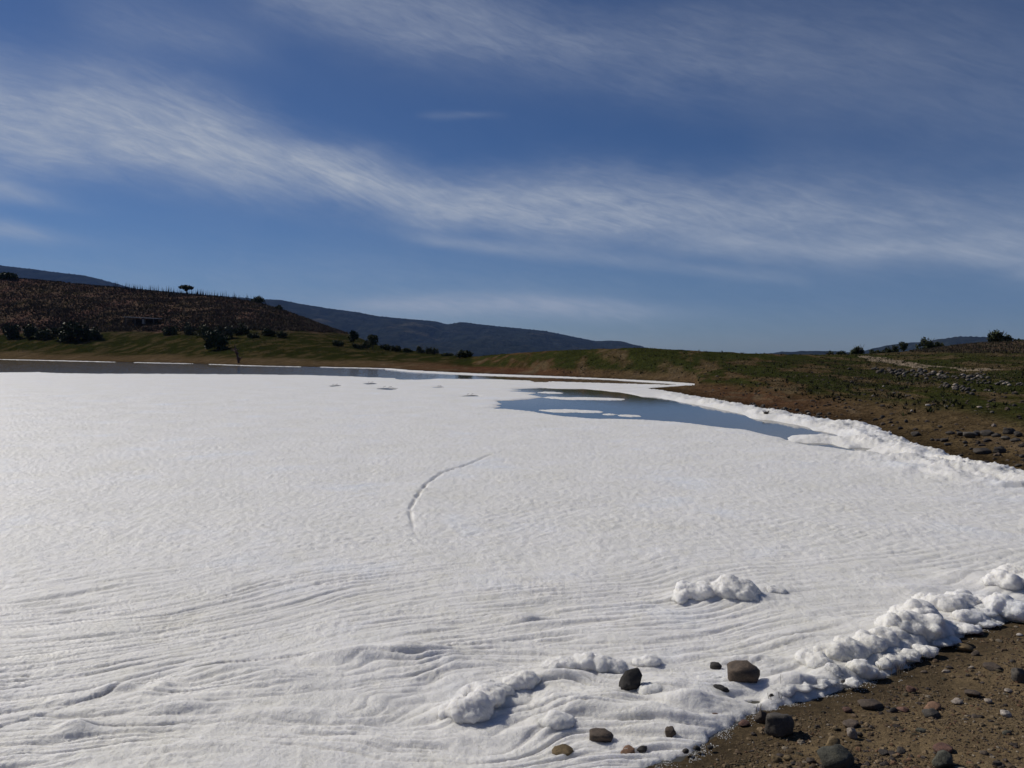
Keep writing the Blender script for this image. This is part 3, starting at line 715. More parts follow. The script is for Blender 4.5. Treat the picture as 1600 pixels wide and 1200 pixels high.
def foam_patch(px_poly, T, name, label, cat, group=None, kind=None, wob=.16):
    if name == 'foam_floe':
        ym = sum(p[1] for p in px_poly) / len(px_poly); px_poly = [(p[0], ym + (p[1] - ym) * .72) for p in px_poly]
    pts = P(*px_poly)
    nx, ny = 160, 60
    PXs = np.linspace(min(p[0] for p in px_poly) - 4, max(p[0] for p in px_poly) + 4, nx); PYs = np.linspace(min(p[1] for p in px_poly) - 1, max(p[1] for p in px_poly) + 1, ny)
    PX, PY = np.meshgrid(PXs, PYs); X, Y = unproj(PX, PY)
    sd = poly_sd(X, Y, pts) + (fbm(X * 1.1, Y * .6, 4, 170) * 2.2 + fbm(X * 5, Y * 3, 3, 173) * .8) * wob
    w = .12
    g = np.where(sd > 0, 1 - np.exp(-sd / w), np.maximum(sd / w, -1))
    Z = T * g + (fbm(X * 2.2, Y * 2.2, 4, 171) * .35 + .1 * np.abs(fbm(X * 8, Y * 8, 2, 172))) * T * sstep(0, .3, sd)
    V = np.stack([X, Y, Z], -1).reshape(-1, 3); Fq = grid_faces(*X.shape); keep = sd.reshape(-1)[Fq].max(1) > -.1
    if not keep.any(): return
    v, f = compact(V, face_up(V, Fq[keep]))
    c = v.mean(0); c[2] = 0; v = v - c
    o = obj(name, mesh_np(name, v, f, FOAM, True), loc=c); tag(o, label, cat, group, kind)
G_FLOE = 'foam floes drifting on the open water'
foam_patch([(849, 620.4), (858, 619.0), (880, 619.6), (920, 620.4), (955, 621.6), (974, 623.4), (975, 625), (965, 626.6), (930, 626.2), (890, 625), (860, 623.4)], .025, 'foam_floe', 'long flat white foam floe along the dark green reflection, farther of the two long ones', 'foam', G_FLOE)
foam_patch([(838, 613), (848, 611.4), (866, 611.8), (886, 614), (882, 616), (858, 615.6)], .02, 'foam_floe', 'short thin foam floe inside the dark green reflection', 'foam', G_FLOE)
foam_patch([(846, 641), (860, 639.2), (885, 639.0), (915, 640.6), (938, 642), (947, 644), (938, 646), (900, 645.6), (865, 644.8)], .025, 'foam_floe', 'long ragged foam floe on the blue water near the sheet edge', 'foam', G_FLOE)
foam_patch([(944, 646.8), (952, 645.8), (963, 647.4), (961, 649.4), (948, 649)], .02, 'foam_floe', 'smallest foam floe, in the gap between two longer floes', 'foam', G_FLOE)
foam_patch([(965, 648.4), (978, 647.6), (997, 649.2), (999, 651.6), (980, 652), (966, 650.6)], .02, 'foam_floe', 'oval foam floe at the right end of the near row', 'foam', G_FLOE)
foam_patch([(1000, 594.4), (600, 575.4), (600, 577.0), (640, 581.2), (700, 584.6), (760, 587.2), (870, 590.2), (950, 593.2), (1040, 599.0), (1100, 603), (1104, 601), (1085, 599.6), (1050, 597)], .05, 'foam_line', 'thin white line of foam washed along the far reddish shore', None, None, 'stuff', .12)
for seg in ([(0, 561.2), (60, 562.4), (180, 565.5), (180, 566.0), (0, 561.9)], [(210, 566.0), (300, 568), (300, 568.5), (210, 566.6)], [(330, 568.9), (420, 571.9), (470, 572.7), (470, 573.2), (400, 571.9), (330, 569.6)], [(500, 573.2), (606, 575.7), (606, 576.5), (500, 573.8)]):
    foam_patch(seg, .022, 'foam_line', 'thin broken line of foam along the far shore under the hill', None, None, 'stuff', .5)

# --- foam mounds: heaps of overlapping lumps
ICO = {}
def ico(sub):
    if sub not in ICO:
        bm = bmesh.new(); bmesh.ops.create_icosphere(bm, subdivisions=sub, radius=1)
        v = np.array([x.co[:] for x in bm.verts]); f = np.array([[q.index for q in p.verts] for p in bm.faces]); bm.free(); ICO[sub] = (v, f)
    return ICO[sub]
def foam_mound(lumps, label, voxel=.009, rough=1.0, seed=0, sink=.25):
    """lumps: (px, py of the lump's foot, radius px, flatness)"""
    vs_, fs_, n = [], [], 0; v0, f0 = ico(2); r0 = random.Random(seed)
    for L_ in lumps:
        px, py, r = L_[:3]; fl = (L_[3] if len(L_) > 3 else .8) * .88
        x, y = map(float, unproj(px, py)); g = max(float(ground(x, y)), 0.0); x, y = map(float, unproj(px, py, g + .02))
        R = r / F * math.hypot(y, CAMH)
        y2 = y + R * .6
        c = np.array([x, y2, g + .02 + R * fl * (1 - 1.0 * sink) * .75])
        kids = [(c, R)]
        for k in range(9):
            a = r0.uniform(0, 6.28); e = r0.uniform(-.1, 1.3); q = R * r0.uniform(.30, .50)
            c1 = c + np.array([math.cos(a) * math.cos(e), math.sin(a) * math.cos(e), math.sin(e) * fl]) * R * .76; kids.append((c1, q))
        for cc, q in kids:
            vs_.append(v0 * np.array([q * r0.uniform(.9, 1.15), q, q * fl]) + cc); fs_.append(f0 + n); n += len(v0)
    V = np.vstack(vs_); Fq = np.vstack(fs_)
    lo = V[:, 2].min()
    org = V.mean(0); org[2] = 0; V = V - org
    tmp = bpy.data.objects.new('tmp', mesh_np('tmp', V, Fq)); COL.objects.link(tmp)
    m = tmp.modifiers.new('r', 'REMESH'); m.mode = 'VOXEL'; m.voxel_size = voxel; m.adaptivity = 0
    s = tmp.modifiers.new('s', 'SMOOTH'); s.factor = .5; s.iterations = 12
    dg = bpy.context.evaluated_depsgraph_get(); dg.update()
    me = bpy.data.meshes.new_from_object(tmp.evaluated_get(dg)); bpy.data.objects.remove(tmp)
    nv = len(me.vertices); co = np.empty(nv * 3, np.float32); me.vertices.foreach_get('co', co); co = co.reshape(-1, 3)
    no = np.empty(nv * 3, np.float32); me.vertex_normals.foreach_get('vector', no); no = no.reshape(-1, 3)
    X = co[:, 0] + org[0]; Y = co[:, 1] + org[1]; Zz = co[:, 2]
    def n3(s, o, sd): return (fbm(X * s + Zz * s * .6, Y * s - Zz * s * .8, o, sd) + fbm(Y * s + 3, Zz * s * 1.1 + X * s * .5, o, sd + 4)) * .6
    d = n3(4, 3, 180) * .05 + (.35 - np.abs(n3(14, 2, 184)) * 2.0) * .007 + n3(38, 4, 188) * .012
    co = co + no * (d * rough)[:, None]
    keep = np.ones(nv, bool)
    me.vertices.foreach_set('co', co.ravel()); me.update()
    me.materials.clear(); me.materials.append(FOAM); me.polygons.foreach_set('use_smooth', np.ones(len(me.polygons), bool)); me.name = 'foam_mound'
    o = obj('foam_mound', me, loc=org); tag(o, label, 'foam', 'mounds of foam'); return o
for a_, l_, k_ in MOUNDS: foam_mound(a_, l_, **k_)

# foam flecks scattered on the wet soil at the edge
def scatter_mesh(name, pts, sizes, cols, sub, material, flat=.7, seed=0):
    r = np.random.default_rng(seed); v0, f0 = ico(sub); n = len(pts)
    if sub == 1:
        pass
    A = r.random(n) * 6.28; ca, sa = np.cos(A), np.sin(A)
    sc = np.stack([r.uniform(.7, 1.3, n), r.uniform(.6, 1.1, n), r.uniform(.45, .95, n) * flat / .7], -1) * sizes[:, None]
    V = v0[None] * (1 + r.uniform(-.22, .18, (n, len(v0), 1))) * sc[:, None]
    X = V[..., 0] * ca[:, None] - V[..., 1] * sa[:, None]; Y = V[..., 0] * sa[:, None] + V[..., 1] * ca[:, None]
    V = np.stack([X, Y, V[..., 2]], -1) + pts[:, None]
    Fq = (f0[None] + (np.arange(n) * len(v0))[:, None, None]).reshape(-1, 3)
    C = np.repeat(cols, len(v0), 0)
    return obj(name, mesh_np(name, V.reshape(-1, 3), Fq, material, False, C))
def edge_points(n, spread, seed):
    r = np.random.default_rng(seed); W = np.array([(9.3, 11.3), (8.0, 9.9), (6.4, 8.55)] + near_w + SOUTH[:2])
    seg = np.diff(W, axis=0); L = np.hypot(*seg.T); k = r.choice(len(seg), n, p=L / L.sum()); t = r.random(n)
    p = W[k] + seg[k] * t[:, None]; nrm = np.stack([-seg[k, 1], seg[k, 0]], -1) / L[k, None]
    d = r.normal(0, 1, n) * spread
    return p[:, 0] + nrm[:, 0] * d, p[:, 1] + nrm[:, 1] * d
x, y = edge_points(26000, .04, 5); z = beach_z(x, y)
k_ = fbm(x * 6, y * 6, 3, 190) + np.random.default_rng(9).normal(0, .12, len(x)) > .02; x, y = x[k_], y[k_]
o = scatter_mesh('foam_flecks', np.stack([x, y, beach_z(x, y) + .002], -1), np.random.default_rng(6).random(len(x)) ** 2 * .004 + .0011, np.full((len(x), 3), .8), 1, FOAM, seed=8)
tag(o, 'bubbly foam flecks left along the edge of the wet soil', None, None, 'stuff')

# gravel on the near beach
def beach_scatter(n, lo, hi, seed, zlo=.012):
    r = np.random.default_rng(seed); px = r.uniform(880, 1900, n * 3); py = 940 + (1330 - 940) * r.random(n * 3) ** .8
    x, y = unproj(px, py); g = ground(x, y); m = g > zlo; x, y = x[m], y[m]
    cl = fbm(x * 2.2, y * 2.2, 3, seed); k = r.random(len(x)) < np.clip(.45 + 1.2 * cl, .1, 1); x, y = x[k][:n], y[k][:n]
    s = lo + (hi - lo) * r.random(len(x)) ** 3
    pal = np.array([(.14, .10, .058), (.10, .07, .045), (.055, .045, .04), (.17, .125, .075), (.24, .20, .15), (.13, .075, .045), (.06, .05, .032)])
    c = pal[r.choice(len(pal), len(x), p=[.26, .2, .18, .13, .05, .1, .08])] * r.uniform(.7, 1.25, (len(x), 1))
    return np.stack([x, y, beach_z(x, y) + s * .15], -1), s, c
p, s, c = beach_scatter(20000, .0025, .011, 21); tag(scatter_mesh('gravel', p, s, c, 1, GRAVEL, .6, 22), 'fine brown gravel on the near beach', None, None, 'stuff')
p, s, c = beach_scatter(3200, .007, .024, 23); tag(scatter_mesh('pebbles', p, s, c, 2, GRAVEL, .5, 24), 'pebbles sprinkled over the near beach', None, None, 'stuff')
def bank_scatter(n, lo, hi, seed, pyr, pxr, dens):
    r = np.random.default_rng(seed); u = r.uniform(*pxr, n); Y = np.exp(r.uniform(math.log(pyr[0]), math.log(pyr[1]), n)); x = (u - 800) / F * Y
    g = ground(x, Y); m = (g > .05) & (g < dens); x, Y, g = x[m], Y[m], g[m]
    cl = fbm(x * .4, Y * .3, 3, seed); k = r.random(len(x)) < np.clip(.35 + 1.3 * cl, .05, 1); x, Y, g = x[k], Y[k], g[k]
    s = lo + (hi - lo) * r.random(len(x)) ** 3
    pal = np.array([(.05, .04, .034), (.08, .06, .045), (.035, .03, .028), (.16, .13, .11)])
    c = pal[r.choice(4, len(x), p=[.4, .3, .22, .08])] * r.uniform(.7, 1.25, (len(x), 1))
    return np.stack([x, Y, g + s * .15], -1), s, c
p, s, c = bank_scatter(9000, .02, .09, 27, (14.5, 75), (1020, 1900), 1.0); tag(scatter_mesh('gravel', p, s, c, 1, GRAVEL, .6, 28), 'loose stones and clods on the far bank', None, None, 'stuff')

# ------------------------------------------------------------------ stones, one by one
def rock_mesh(seed, sub=3, ang=.5):
    r = np.random.default_rng(seed); v, f = ico(sub); v = v.copy()
    for k in range(int(5 + 9 * ang)):
        n = r.normal(size=3); n /= np.linalg.norm(n); d = r.uniform(.5, .85); t = np.maximum(v @ n - d, 0); v -= t[:, None] * n * .97
    v = v / np.abs(v).max(0)
    for s, a in ((1.6, .12), (4, .07), (9, .04)):
        q = np.array([mnoise.noise(Vector(x * s + seed * 3.7)) for x in v]); v *= (1 + a * q)[:, None]
    return mesh_np('rock', v, f, ROCK, True)
ROCK_M = [rock_mesh(s, 3, a) for s, a in ((1, .9), (2, 1.2), (3, .6), (4, 1.5), (5, 1.0), (6, 1.2))]
ROCK_S = [rock_mesh(s + 20, 2, a) for s, a in ((1, .4), (2, .8), (3, .3), (4, 1), (5, .6))]
CLR = dict(dark=(.042, .034, .027), black=(.025, .022, .020), brown=(.085, .062, .044), red=(.12, .060, .042), orange=(.17, .095, .055), grey=(.074, .064, .052), pale=(.26, .22, .18), white=(.42, .38, .34), ochre=(.13, .09, .04), green=(.066, .064, .046), pink=(.34, .24, .21))
def stone(cx, cy, w, h, clr, label, name='stone', mesh=None, rot=None, tilt=0, group=None, sink=.32, fl=None, zoff=0):
    """cx, cy, w, h: the stone's box in the photograph (1600 x 1200)"""
    foot = hit(cx, min(cy + h * .42, 1500))
    if foot is None: return None
    D = math.hypot(foot.y, CAMH - foot.z)
    W = w / F * D; dep = math.atan2(CAMH - foot.z, foot.y)
    Hh = h / F * D
    dpt = W * .8
    hz = max((Hh - dpt * math.sin(dep) * .55) / math.cos(dep), W * .28) if fl is None else W * fl
    r = random.Random(int(cx * 7 + cy * 13))
    me = mesh or (r.choice(ROCK_M) if w >= 14 else r.choice(ROCK_S))
    o = obj(name, me); o.scale = (W / 2, dpt / 2, hz / 2 * (1 + sink))
    o.rotation_euler = (r.uniform(-.12, .12), r.uniform(-.1, .1) + tilt, r.uniform(-.5, .5) if rot is None else rot)
    yc = foot.y + dpt * .42; zc = max(float(ground(foot.x, yc)), 0)
    o.location = (foot.x, yc, zc + hz / 2 * (1 - sink) + zoff)
    k = r.uniform(.85, 1.15); o.color = (*(v * k for v in CLR[clr]), 1)
    tag(o, label, 'stone', group); return o
G = 'stones on the near beach and in the foam edge'
NEAR = [
 (990, 1072, 38, 40, 'black', 'square pitted black stone standing in the foam', ROCK_M[1]), (937, 1159, 40, 24, 'brown', 'brown topped stone with a dark front sunk in the foam', ROCK_M[4]),
 (879, 1184, 36, 19, 'ochre', 'flat topped brown stone lowest in the foam', ROCK_M[3]), (1048, 1152, 18, 17, 'brown', 'small pointed triangular stone at the foam edge', ROCK_M[3]),
 (983, 1180, 28, 11, 'orange', 'flat orange brown stone in the foam edge', ROCK_M[1]), (1005, 1177, 19, 10, 'black', 'black stone touching the flat orange one', None),
 (927, 1196, 13, 9, 'dark', 'dark pebble in the foam right of the flat topped stone', None), (881, 1197, 17, 9, 'pale', 'pale pebble just below the flat topped brown stone', None),
 (862, 1147, 9, 8, 'black', 'tiny black stone under the shaded foam lump', None), (1119, 1049, 20, 15, 'black', 'smaller black stone behind the big brown one in foam', None),
 (1162, 1064, 54, 42, 'brown', 'biggest brown block of stone standing in the foam', ROCK_M[4]), (1127, 1083, 26, 17, 'black', 'wet black stone in the little pool', ROCK_M[0]),
 (1128, 1100, 27, 14, 'dark', 'dark grey stone below the little pool', ROCK_M[2]), (1221, 1086, 13, 9, 'black', 'black stone beside the upright dry stalk', None),
 (1207, 1094, 10, 8, 'black', 'black pebble left of the stalk at the soil edge', None), (1114, 1115, 8, 7, 'black', 'tiny black stone below the little pool', None),
 (1118, 1125, 19, 7, 'red', 'flat reddish stone on the soil edge', None), (1166, 1132, 21, 9, 'red', 'reddish stone left of the large grey boulder', None),
 (1192, 1122, 20, 20, 'brown', 'brown stone leaning behind the large grey boulder', ROCK_M[5]), (1219, 1137, 48, 36, 'grey', 'large dark grey boulder on the bare soil', ROCK_M[0]),
 (1321, 1069, 14, 10, 'black', 'small black stone under the foam lobes', None), (1367, 1103, 37, 14, 'brown', 'long smooth brown stone with a dark underside', ROCK_M[2]),
 (1465, 1106, 30, 14, 'orange', 'orange brown stone behind the grey domed one', ROCK_M[1]), (1461, 1117, 27, 16, 'grey', 'domed grey stone in front of the orange brown one', ROCK_M[2]),
 (1334, 1134, 28, 11, 'brown', 'dark brown slab above the small pale stone', ROCK_M[3]), (1334, 1147, 15, 15, 'pale', 'small pale upright stone below the brown slab', ROCK_M[2]),
 (1307, 1165, 27, 20, 'ochre', 'yellow brown stone behind the mottled grey boulder', ROCK_M[1]), (1316, 1189, 56, 36, 'green', 'mottled grey boulder at the bottom of the beach', ROCK_M[2]),
 (1481, 1174, 34, 14, 'red', 'brown slab lying behind the greenish stone', ROCK_M[3]), (1482, 1190, 34, 24, 'green', 'grey green faceted stone in front of the brown slab', ROCK_M[1]),
 (1510, 1014, 26, 14, 'ochre', 'mossy brown stone on the slope under the foam', ROCK_M[4]), (1528, 1022, 14, 9, 'brown', 'stone touching the mossy brown one', None),
 (1576, 1116, 16, 10, 'white', 'whitish stone at the right of the beach', ROCK_M[2]), (1522, 1085, 24, 9, 'brown', 'flat brown stone above the pale chip', None),
 (1501, 1097, 20, 9, 'pale', 'pale chip of stone under the flat brown one', None), (1557, 1046, 31, 9, 'brown', 'long flat brown slab on the upper beach', ROCK_M[3]),
 (1585, 1034, 10, 6, 'dark', 'dark pebble above the long flat slab', None), (1598, 1058, 22, 24, 'grey', 'rounded grey stone half cut by the right frame edge', ROCK_M[2]),
 (1425, 1078, 15, 10, 'red', 'reddish lump of stone below the foam fringe', None), (1399, 1111, 12, 9, 'black', 'small dark stone right of the long smooth one', None),
 (1415, 1110, 19, 7, 'red', 'flat reddish stone near the long smooth one', None), (1530, 966, 22, 13, 'black', 'dark stone wearing a cap of foam', ROCK_M[5]),
 (1357, 1031, 18, 9, 'black', 'black stone peeping out from under the foam ridge', None), (1327, 1110, 16, 9, 'red', 'red brown stone left of the long smooth stone', None),
 (1527, 1122, 15, 8, 'brown', 'brown stone left of the whitish one', None), (1384, 1178, 18, 6, 'dark', 'left one of two flat dark stones low on the beach', None), (1412, 1175, 18, 6, 'dark', 'right one of two flat dark stones low on the beach', None),
 (1595, 992, 11, 5, 'white', 'white chip near the foam at the frame edge', None), (1579, 1080, 13, 5, 'pale', 'pale flat chip near the right frame edge', None), (1546, 1095, 12, 7, 'pale', 'pale tan pebble between brown slabs', None),
 (1441, 1143, 18, 6, 'green', 'mossy flat stone in the middle of the beach', None), (1214, 1187, 17, 11, 'ochre', 'tan stone at the bottom edge, left of its neighbour', None), (1233, 1186, 13, 9, 'ochre', 'tan stone at the bottom edge, right of its neighbour', None),
 (1577, 1147, 13, 9, 'green', 'greenish round stone on the mossy patch', None), (1530, 992, 17, 5, 'red', 'flat reddish stone on the foam apron', None), (1182, 1086, 12, 7, 'black', 'black stone at the foot of the biggest block', None),
 (1110, 1173, 10, 7, 'black', 'black stone between gravel and foam edge', None), (1090, 1176, 12, 8, 'dark', 'dark stone next to the gravel edge', None), (1073, 1180, 11, 8, 'dark', 'dark stone closest to the foam fringe below', None),
 (1362, 1042, 11, 7, 'dark', 'dark stone behind the round foam ball', None), (1240, 1070, 8, 5, 'dark', 'little dark stone on the foam lobes', None), (1445, 1050, 10, 5, 'brown', 'brown chip just off the foam fringe', None),
 (1400, 1046, 12, 6, 'pink', 'pinkish stone in the foam fringe', None), (1372, 1049, 10, 6, 'pale', 'pale chip in the foam fringe', None), (1480, 1050, 14, 5, 'pale', 'thin pale chip on the upper slope', None),
 (1519, 1043, 9, 5, 'pale', 'small tan stone above the long slab', None), (1270, 1190, 14, 9, 'brown', 'brown stone left of the mottled boulder', None), (1345, 1148, 9, 7, 'dark', 'dark crumb beside the small pale upright stone', None),
 (1541, 1178, 12, 8, 'brown', 'brown stone on the mossy corner of the beach', None), (1560, 1195, 16, 10, 'dark', 'dark stone at the bottom right corner', None), (1411, 1143, 9, 5, 'brown', 'brown crumb left of the mossy flat stone', None),
]
for a in NEAR:
    me = a[6]
    stone(*a[:6], mesh=me, group=G, fl=None, zoff=(.010 if a[2] > 22 else .020) if a[0] < 1140 and a[1] < 1190 or (a[1] < 1100 and a[0] < 1240) else 0)

GB = 'dark stones on the brown far bank'
BANK = [(1433, 678, 16, 8, 'dark', 'dark stone alone at the left end of the bank rubble'), (1477, 688, 15, 6, 'dark', 'dark stone in the lower left of the bank rubble'), (1483, 694, 11, 5, 'dark', 'small dark stone just under its larger neighbour'),
 (1502, 678, 14, 7, 'dark', 'first stone of the long rubble row on the bank'), (1518, 680, 24, 10, 'grey', 'widest pale faced stone of the rubble row'), (1531, 677, 16, 9, 'dark', 'dark stone right of the widest one in the row'), (1547, 677, 24, 10, 'dark', 'big dark stone in the middle of the rubble row'),
 (1561, 680, 16, 8, 'dark', 'stone right of the big middle one in the row'), (1579, 674, 20, 11, 'dark', 'tallest stone of the rubble row'), (1595, 678, 16, 9, 'dark', 'stone at the frame edge ending the row'), (1591, 687, 18, 7, 'dark', 'flat stone under the end of the row'),
 (1574, 684, 13, 6, 'grey', 'grey stone under the tallest one'), (1546, 687, 15, 5, 'dark', 'flat dark stone below the middle of the row'), (1488, 676, 15, 6, 'dark', 'low stone left of the row start'), (1541, 705, 27, 10, 'dark', 'largest dark boulder low on the bank'),
 (1564, 704, 20, 10, 'dark', 'boulder touching the right side of the largest one'), (1528, 723, 11, 6, 'pink', 'pinkish white stone at the edge of the foam'), (1542, 722, 10, 6, 'dark', 'dark stone right of the pinkish white one'), (1502, 711, 8, 4, 'dark', 'little dark stone left of the largest boulder'),
 (1381, 651, 8, 5, 'black', 'black stone alone near the foam bend'), (1417, 658, 6, 5, 'black', 'small black stone right of the lone one'), (1470, 666, 8, 4, 'dark', 'dark stone above the left rubble'), (1458, 687, 7, 4, 'dark', 'small stone left of the rubble pair'),
 (1510, 691, 8, 5, 'dark', 'upper of two small stones below the row'), (1510, 696, 7, 4, 'dark', 'lower of two small stones below the row'), (1518, 701, 6, 4, 'dark', 'tiny stone above the largest boulder'), (1599, 713, 9, 6, 'dark', 'dark stone at the frame edge low on the bank'), (1593, 727, 12, 5, 'dark', 'lowest dark stone at the frame edge'),
 (1452, 577 + 56, 9, 4, 'white', 'whitish flat stone on the turf below the rubble bands'), (1480, 635, 6, 4, 'pale', 'pale stone on the bare strip'), (1532, 636, 9, 4, 'pale', 'pale flat stone on the bare strip, farther right'), (1425, 642, 5, 4, 'white', 'white pebble on the brown bank'), (1552, 644, 7, 4, 'grey', 'grey stone on the green and brown border')]
for a in BANK: stone(*a, group=GB)
# rubble bands on the green slope
def band(n, path, spread, label, seed, wr=(4.5, 9), grp='loose grey rubble on the green slope'):
    r = random.Random(seed)
    for k in range(n):
        t = r.random() * (len(path) - 1); i = int(t); f = t - i
        x = path[i][0] * (1 - f) + path[i + 1][0] * f + r.gauss(0, 3); y = path[i][1] * (1 - f) + path[i + 1][1] * f + r.gauss(0, spread)
        w = wr[0] + (wr[1] - wr[0]) * r.random() ** 2
        c = r.choice(['grey', 'dark', 'grey', 'brown', 'grey', 'dark', 'pale'])
        q = (x - path[0][0]) / (path[-1][0] - path[0][0]); pos = 'near its left end' if q < .2 else 'left of its middle' if q < .42 else 'around its middle' if q < .6 else 'right of its middle' if q < .8 else 'near its right end'
        stone(x, y, w, w * r.uniform(.5, .7), c, ('tiny ' if w < wr[0] + .35 * (wr[1] - wr[0]) else 'larger ') + {'dark': 'blackish', 'grey': 'grey', 'brown': 'brown', 'pale': 'pale'}[c] + ' stone in the ' + label + ', ' + pos, group=grp, mesh=r.choice(ROCK_S))
band(112, [(1366, 579), (1390, 579), (1415, 583), (1440, 583), (1470, 588), (1500, 588), (1542, 589)], 2.6, 'long rubble band under the tracks', 1)
band(36, [(1468, 603), (1485, 604), (1510, 608), (1552, 611)], 2.6, 'short lower rubble band', 2)
band(26, [(1526, 600), (1560, 598), (1600, 600), (1640, 602)], 1.8, 'rubble band cut by the frame', 3)
band(34, [(1320, 600), (1400, 605), (1470, 618), (1590, 618)], 12, 'loose scatter below the bands', 4, (3, 6))
band(40, [(1170, 632), (1200, 636), (1230, 641), (1265, 648), (1290, 652)], 2.0, 'row above the foam strip', 5, (4, 8), 'clods along the foam strip')

# ------------------------------------------------------------------ trees, shrubs, weeds
def tubes(paths, sides=5):
    V, Fs = [], []; n = 0
    for pts, rad in paths:
        pts = [Vector(p) for p in pts]
        for i, p in enumerate(pts):
            d = (pts[min(i + 1, len(pts) - 1)] - pts[max(i - 1, 0)]).normalized()
            a = d.cross(Vector((.3, .9, .2))).normalized(); b = d.cross(a)
            for k in range(sides):
                t = k / sides * 6.283; V.append(p + (a * math.cos(t) + b * math.sin(t)) * rad[i])
        for i in range(len(pts) - 1):
            for k in range(sides):
                a0 = n + i * sides + k; a1 = n + i * sides + (k + 1) % sides; Fs.append((a0, a1, a1 + sides, a0 + sides))
        n += len(pts) * sides
    return np.array([v[:] for v in V]), np.array(Fs)
def plant(loc, w, h, label, cat, kind='bush', col=(.035, .045, .02), seed=0, dens=1.0, group=None, leaf=.28, name=None):
    r = np.random.default_rng(seed)
    root = empty(name or ('tree' if cat == 'tree' else 'shrub'), loc); tag(root, label, cat, group)
    paths = []
    th = h * (.28 if kind == 'tree' else .12)
    if kind in ('tree', 'umbrella'):
        th = h * (.30 if kind == 'tree' else .42)
        paths.append(([(0, 0, -.3), (.03 * w, 0, th * .5), (-.02 * w, 0.02 * w, th), (.02 * w, 0, h * .8)], [w * .05, w * .04, w * .032, w * .012]))
    nb = 7
    for k in range(nb):
        a = r.uniform(0, 6.28); q = r.uniform(.25, .48); e = r.uniform(.6, .9)
        z0 = th * .8 if kind != 'bush' else 0
        paths.append(([(0, 0, z0), (math.cos(a) * w * q * .5, math.sin(a) * w * q * .4, z0 + (h - z0) * .5), (math.cos(a) * w * q, math.sin(a) * w * q * .8, h * e)], [w * .025, w * .016, w * .006]))
    v, f = tubes(paths)
    obj('trunk' if kind != 'bush' else 'stem', mesh_np('trunk', v, f, BARK, True), parent=root)
    nl = int({'tree': 11, 'bush': 9, 'umbrella': 9}[kind] * (1 + .3 * (w / h > 1.6)))
    Q = []
    for k in range(nl):
        a = r.uniform(0, 6.28); q = math.sqrt(r.random()) * .36 * w
        if kind == 'umbrella': zc = h * r.uniform(.66, .86); R = np.array([.20 * w, .20 * w, .14 * h])
        elif kind == 'tree': zc = h * r.uniform(.38, .82); R = np.array([.21 * w, .21 * w, .17 * h]); q *= 1.1 - .7 * max(0, zc / h - .5)
        else: zc = h * r.uniform(.2, .72) * (1 - .45 * (q / (.36 * w)) ** 2); R = np.array([.19 * w, .19 * w, .25 * h])
        R *= r.uniform(.75, 1.2)
        c = np.array([math.cos(a) * q, math.sin(a) * q * .8, zc])
        n = int(95 * dens); d = r.normal(size=(n, 3)); d /= np.linalg.norm(d, axis=1)[:, None]
        rad = r.uniform(.5, 1.0, (n, 1)) + .35 * r.random((n, 1)) ** 4; Q.append(c + d * R * rad)
    Q = np.vstack(Q); Q = Q[Q[:, 2] > .02 * h]; n = len(Q)
    s = leaf * r.uniform(.6, 1.3, (n, 1)) * max(w, h) / 5
    A = r.normal(size=(n, 3)); A /= np.linalg.norm(A, axis=1)[:, None]; B = np.cross(A, r.normal(size=(n, 3))); B /= np.linalg.norm(B, axis=1)[:, None]
    V = np.stack([Q - A * s, Q + B * s * .6, Q + A * s, Q - B * s * .6], 1).reshape(-1, 3)
    Fq = np.arange(n * 4).reshape(n, 4)
    cr = obj('crown', mesh_np('crown', V, Fq, LEAF, False), parent=root); cr.color = (*col, 1)
    return root
def veg(px, base, wpx, hpx, label, cat='shrub', kind='bush', depth=None, col=(.035, .045, .02), seed=0, dens=1.0, group=None, sink=0.0):
    if depth is None:
        p = hit(px, base)
        if p is None: p = at_depth(px, base, 200)
    else:
        p = at_depth(px, base, depth); p.z = min(p.z, float(ground(p.x, p.y)) + 50)
        g = float(ground(p.x, p.y)); hpx = hpx + max(0, (p.z - g)) * F / depth; p.z = g
    D = p.y; p.z -= .05
    return plant(p, wpx / F * D, hpx / F * D, label, cat, kind, col, seed, dens, group)
DK = (.038, .048, .020); MD = (.052, .062, .026); OL = (.074, .076, .034); GR = (.072, .076, .050)
gl = 'shrubs at the foot of the brown hill'
veg(291, 461, 26, 15, 'lone flat crowned tree on the skyline of the brown hill', 'tree', 'umbrella', 229, DK, 1)
veg(14, 440, 34, 12, 'dark shrub on the skyline at the left frame edge', depth=236, col=DK, seed=2)
veg(403, 484, 22, 14, 'dark round shrub on the shoulder of the brown hill', depth=222, col=DK, seed=3)
veg(436, 494, 15, 9, 'small shrub below the round one on the hill shoulder', depth=218, col=DK, seed=4)
veg(16, 528, 36, 26, 'shrub at the left end of the dark thicket', col=DK, seed=5, group=gl)
veg(44, 529, 34, 26, 'second shrub from the left in the dark thicket', col=DK, seed=6, group=gl)
veg(70, 529, 30, 22, 'lower shrub in the middle of the dark thicket', col=MD, seed=7, group=gl)
veg(94, 530, 34, 28, 'shrub left of the tallest one in the dark thicket', col=DK, seed=8, group=gl)
veg(122, 532, 54, 40, 'tallest broad shrub of the dark thicket', col=DK, seed=9, dens=1.3, group=gl)
veg(148, 531, 28, 24, 'shrub ending the dark thicket on the right', col=DK, seed=10, group=gl)
veg(266, 523, 26, 20, 'rounded shrub right of the shed', col=MD, seed=11, group=gl)
veg(296, 523, 24, 22, 'greyish shrub right of the rounded one by the shed', col=GR, seed=12, group=gl)
veg(318, 526, 26, 22, 'shrub between greyish shrub and the large green one', col=OL, seed=13, group=gl)
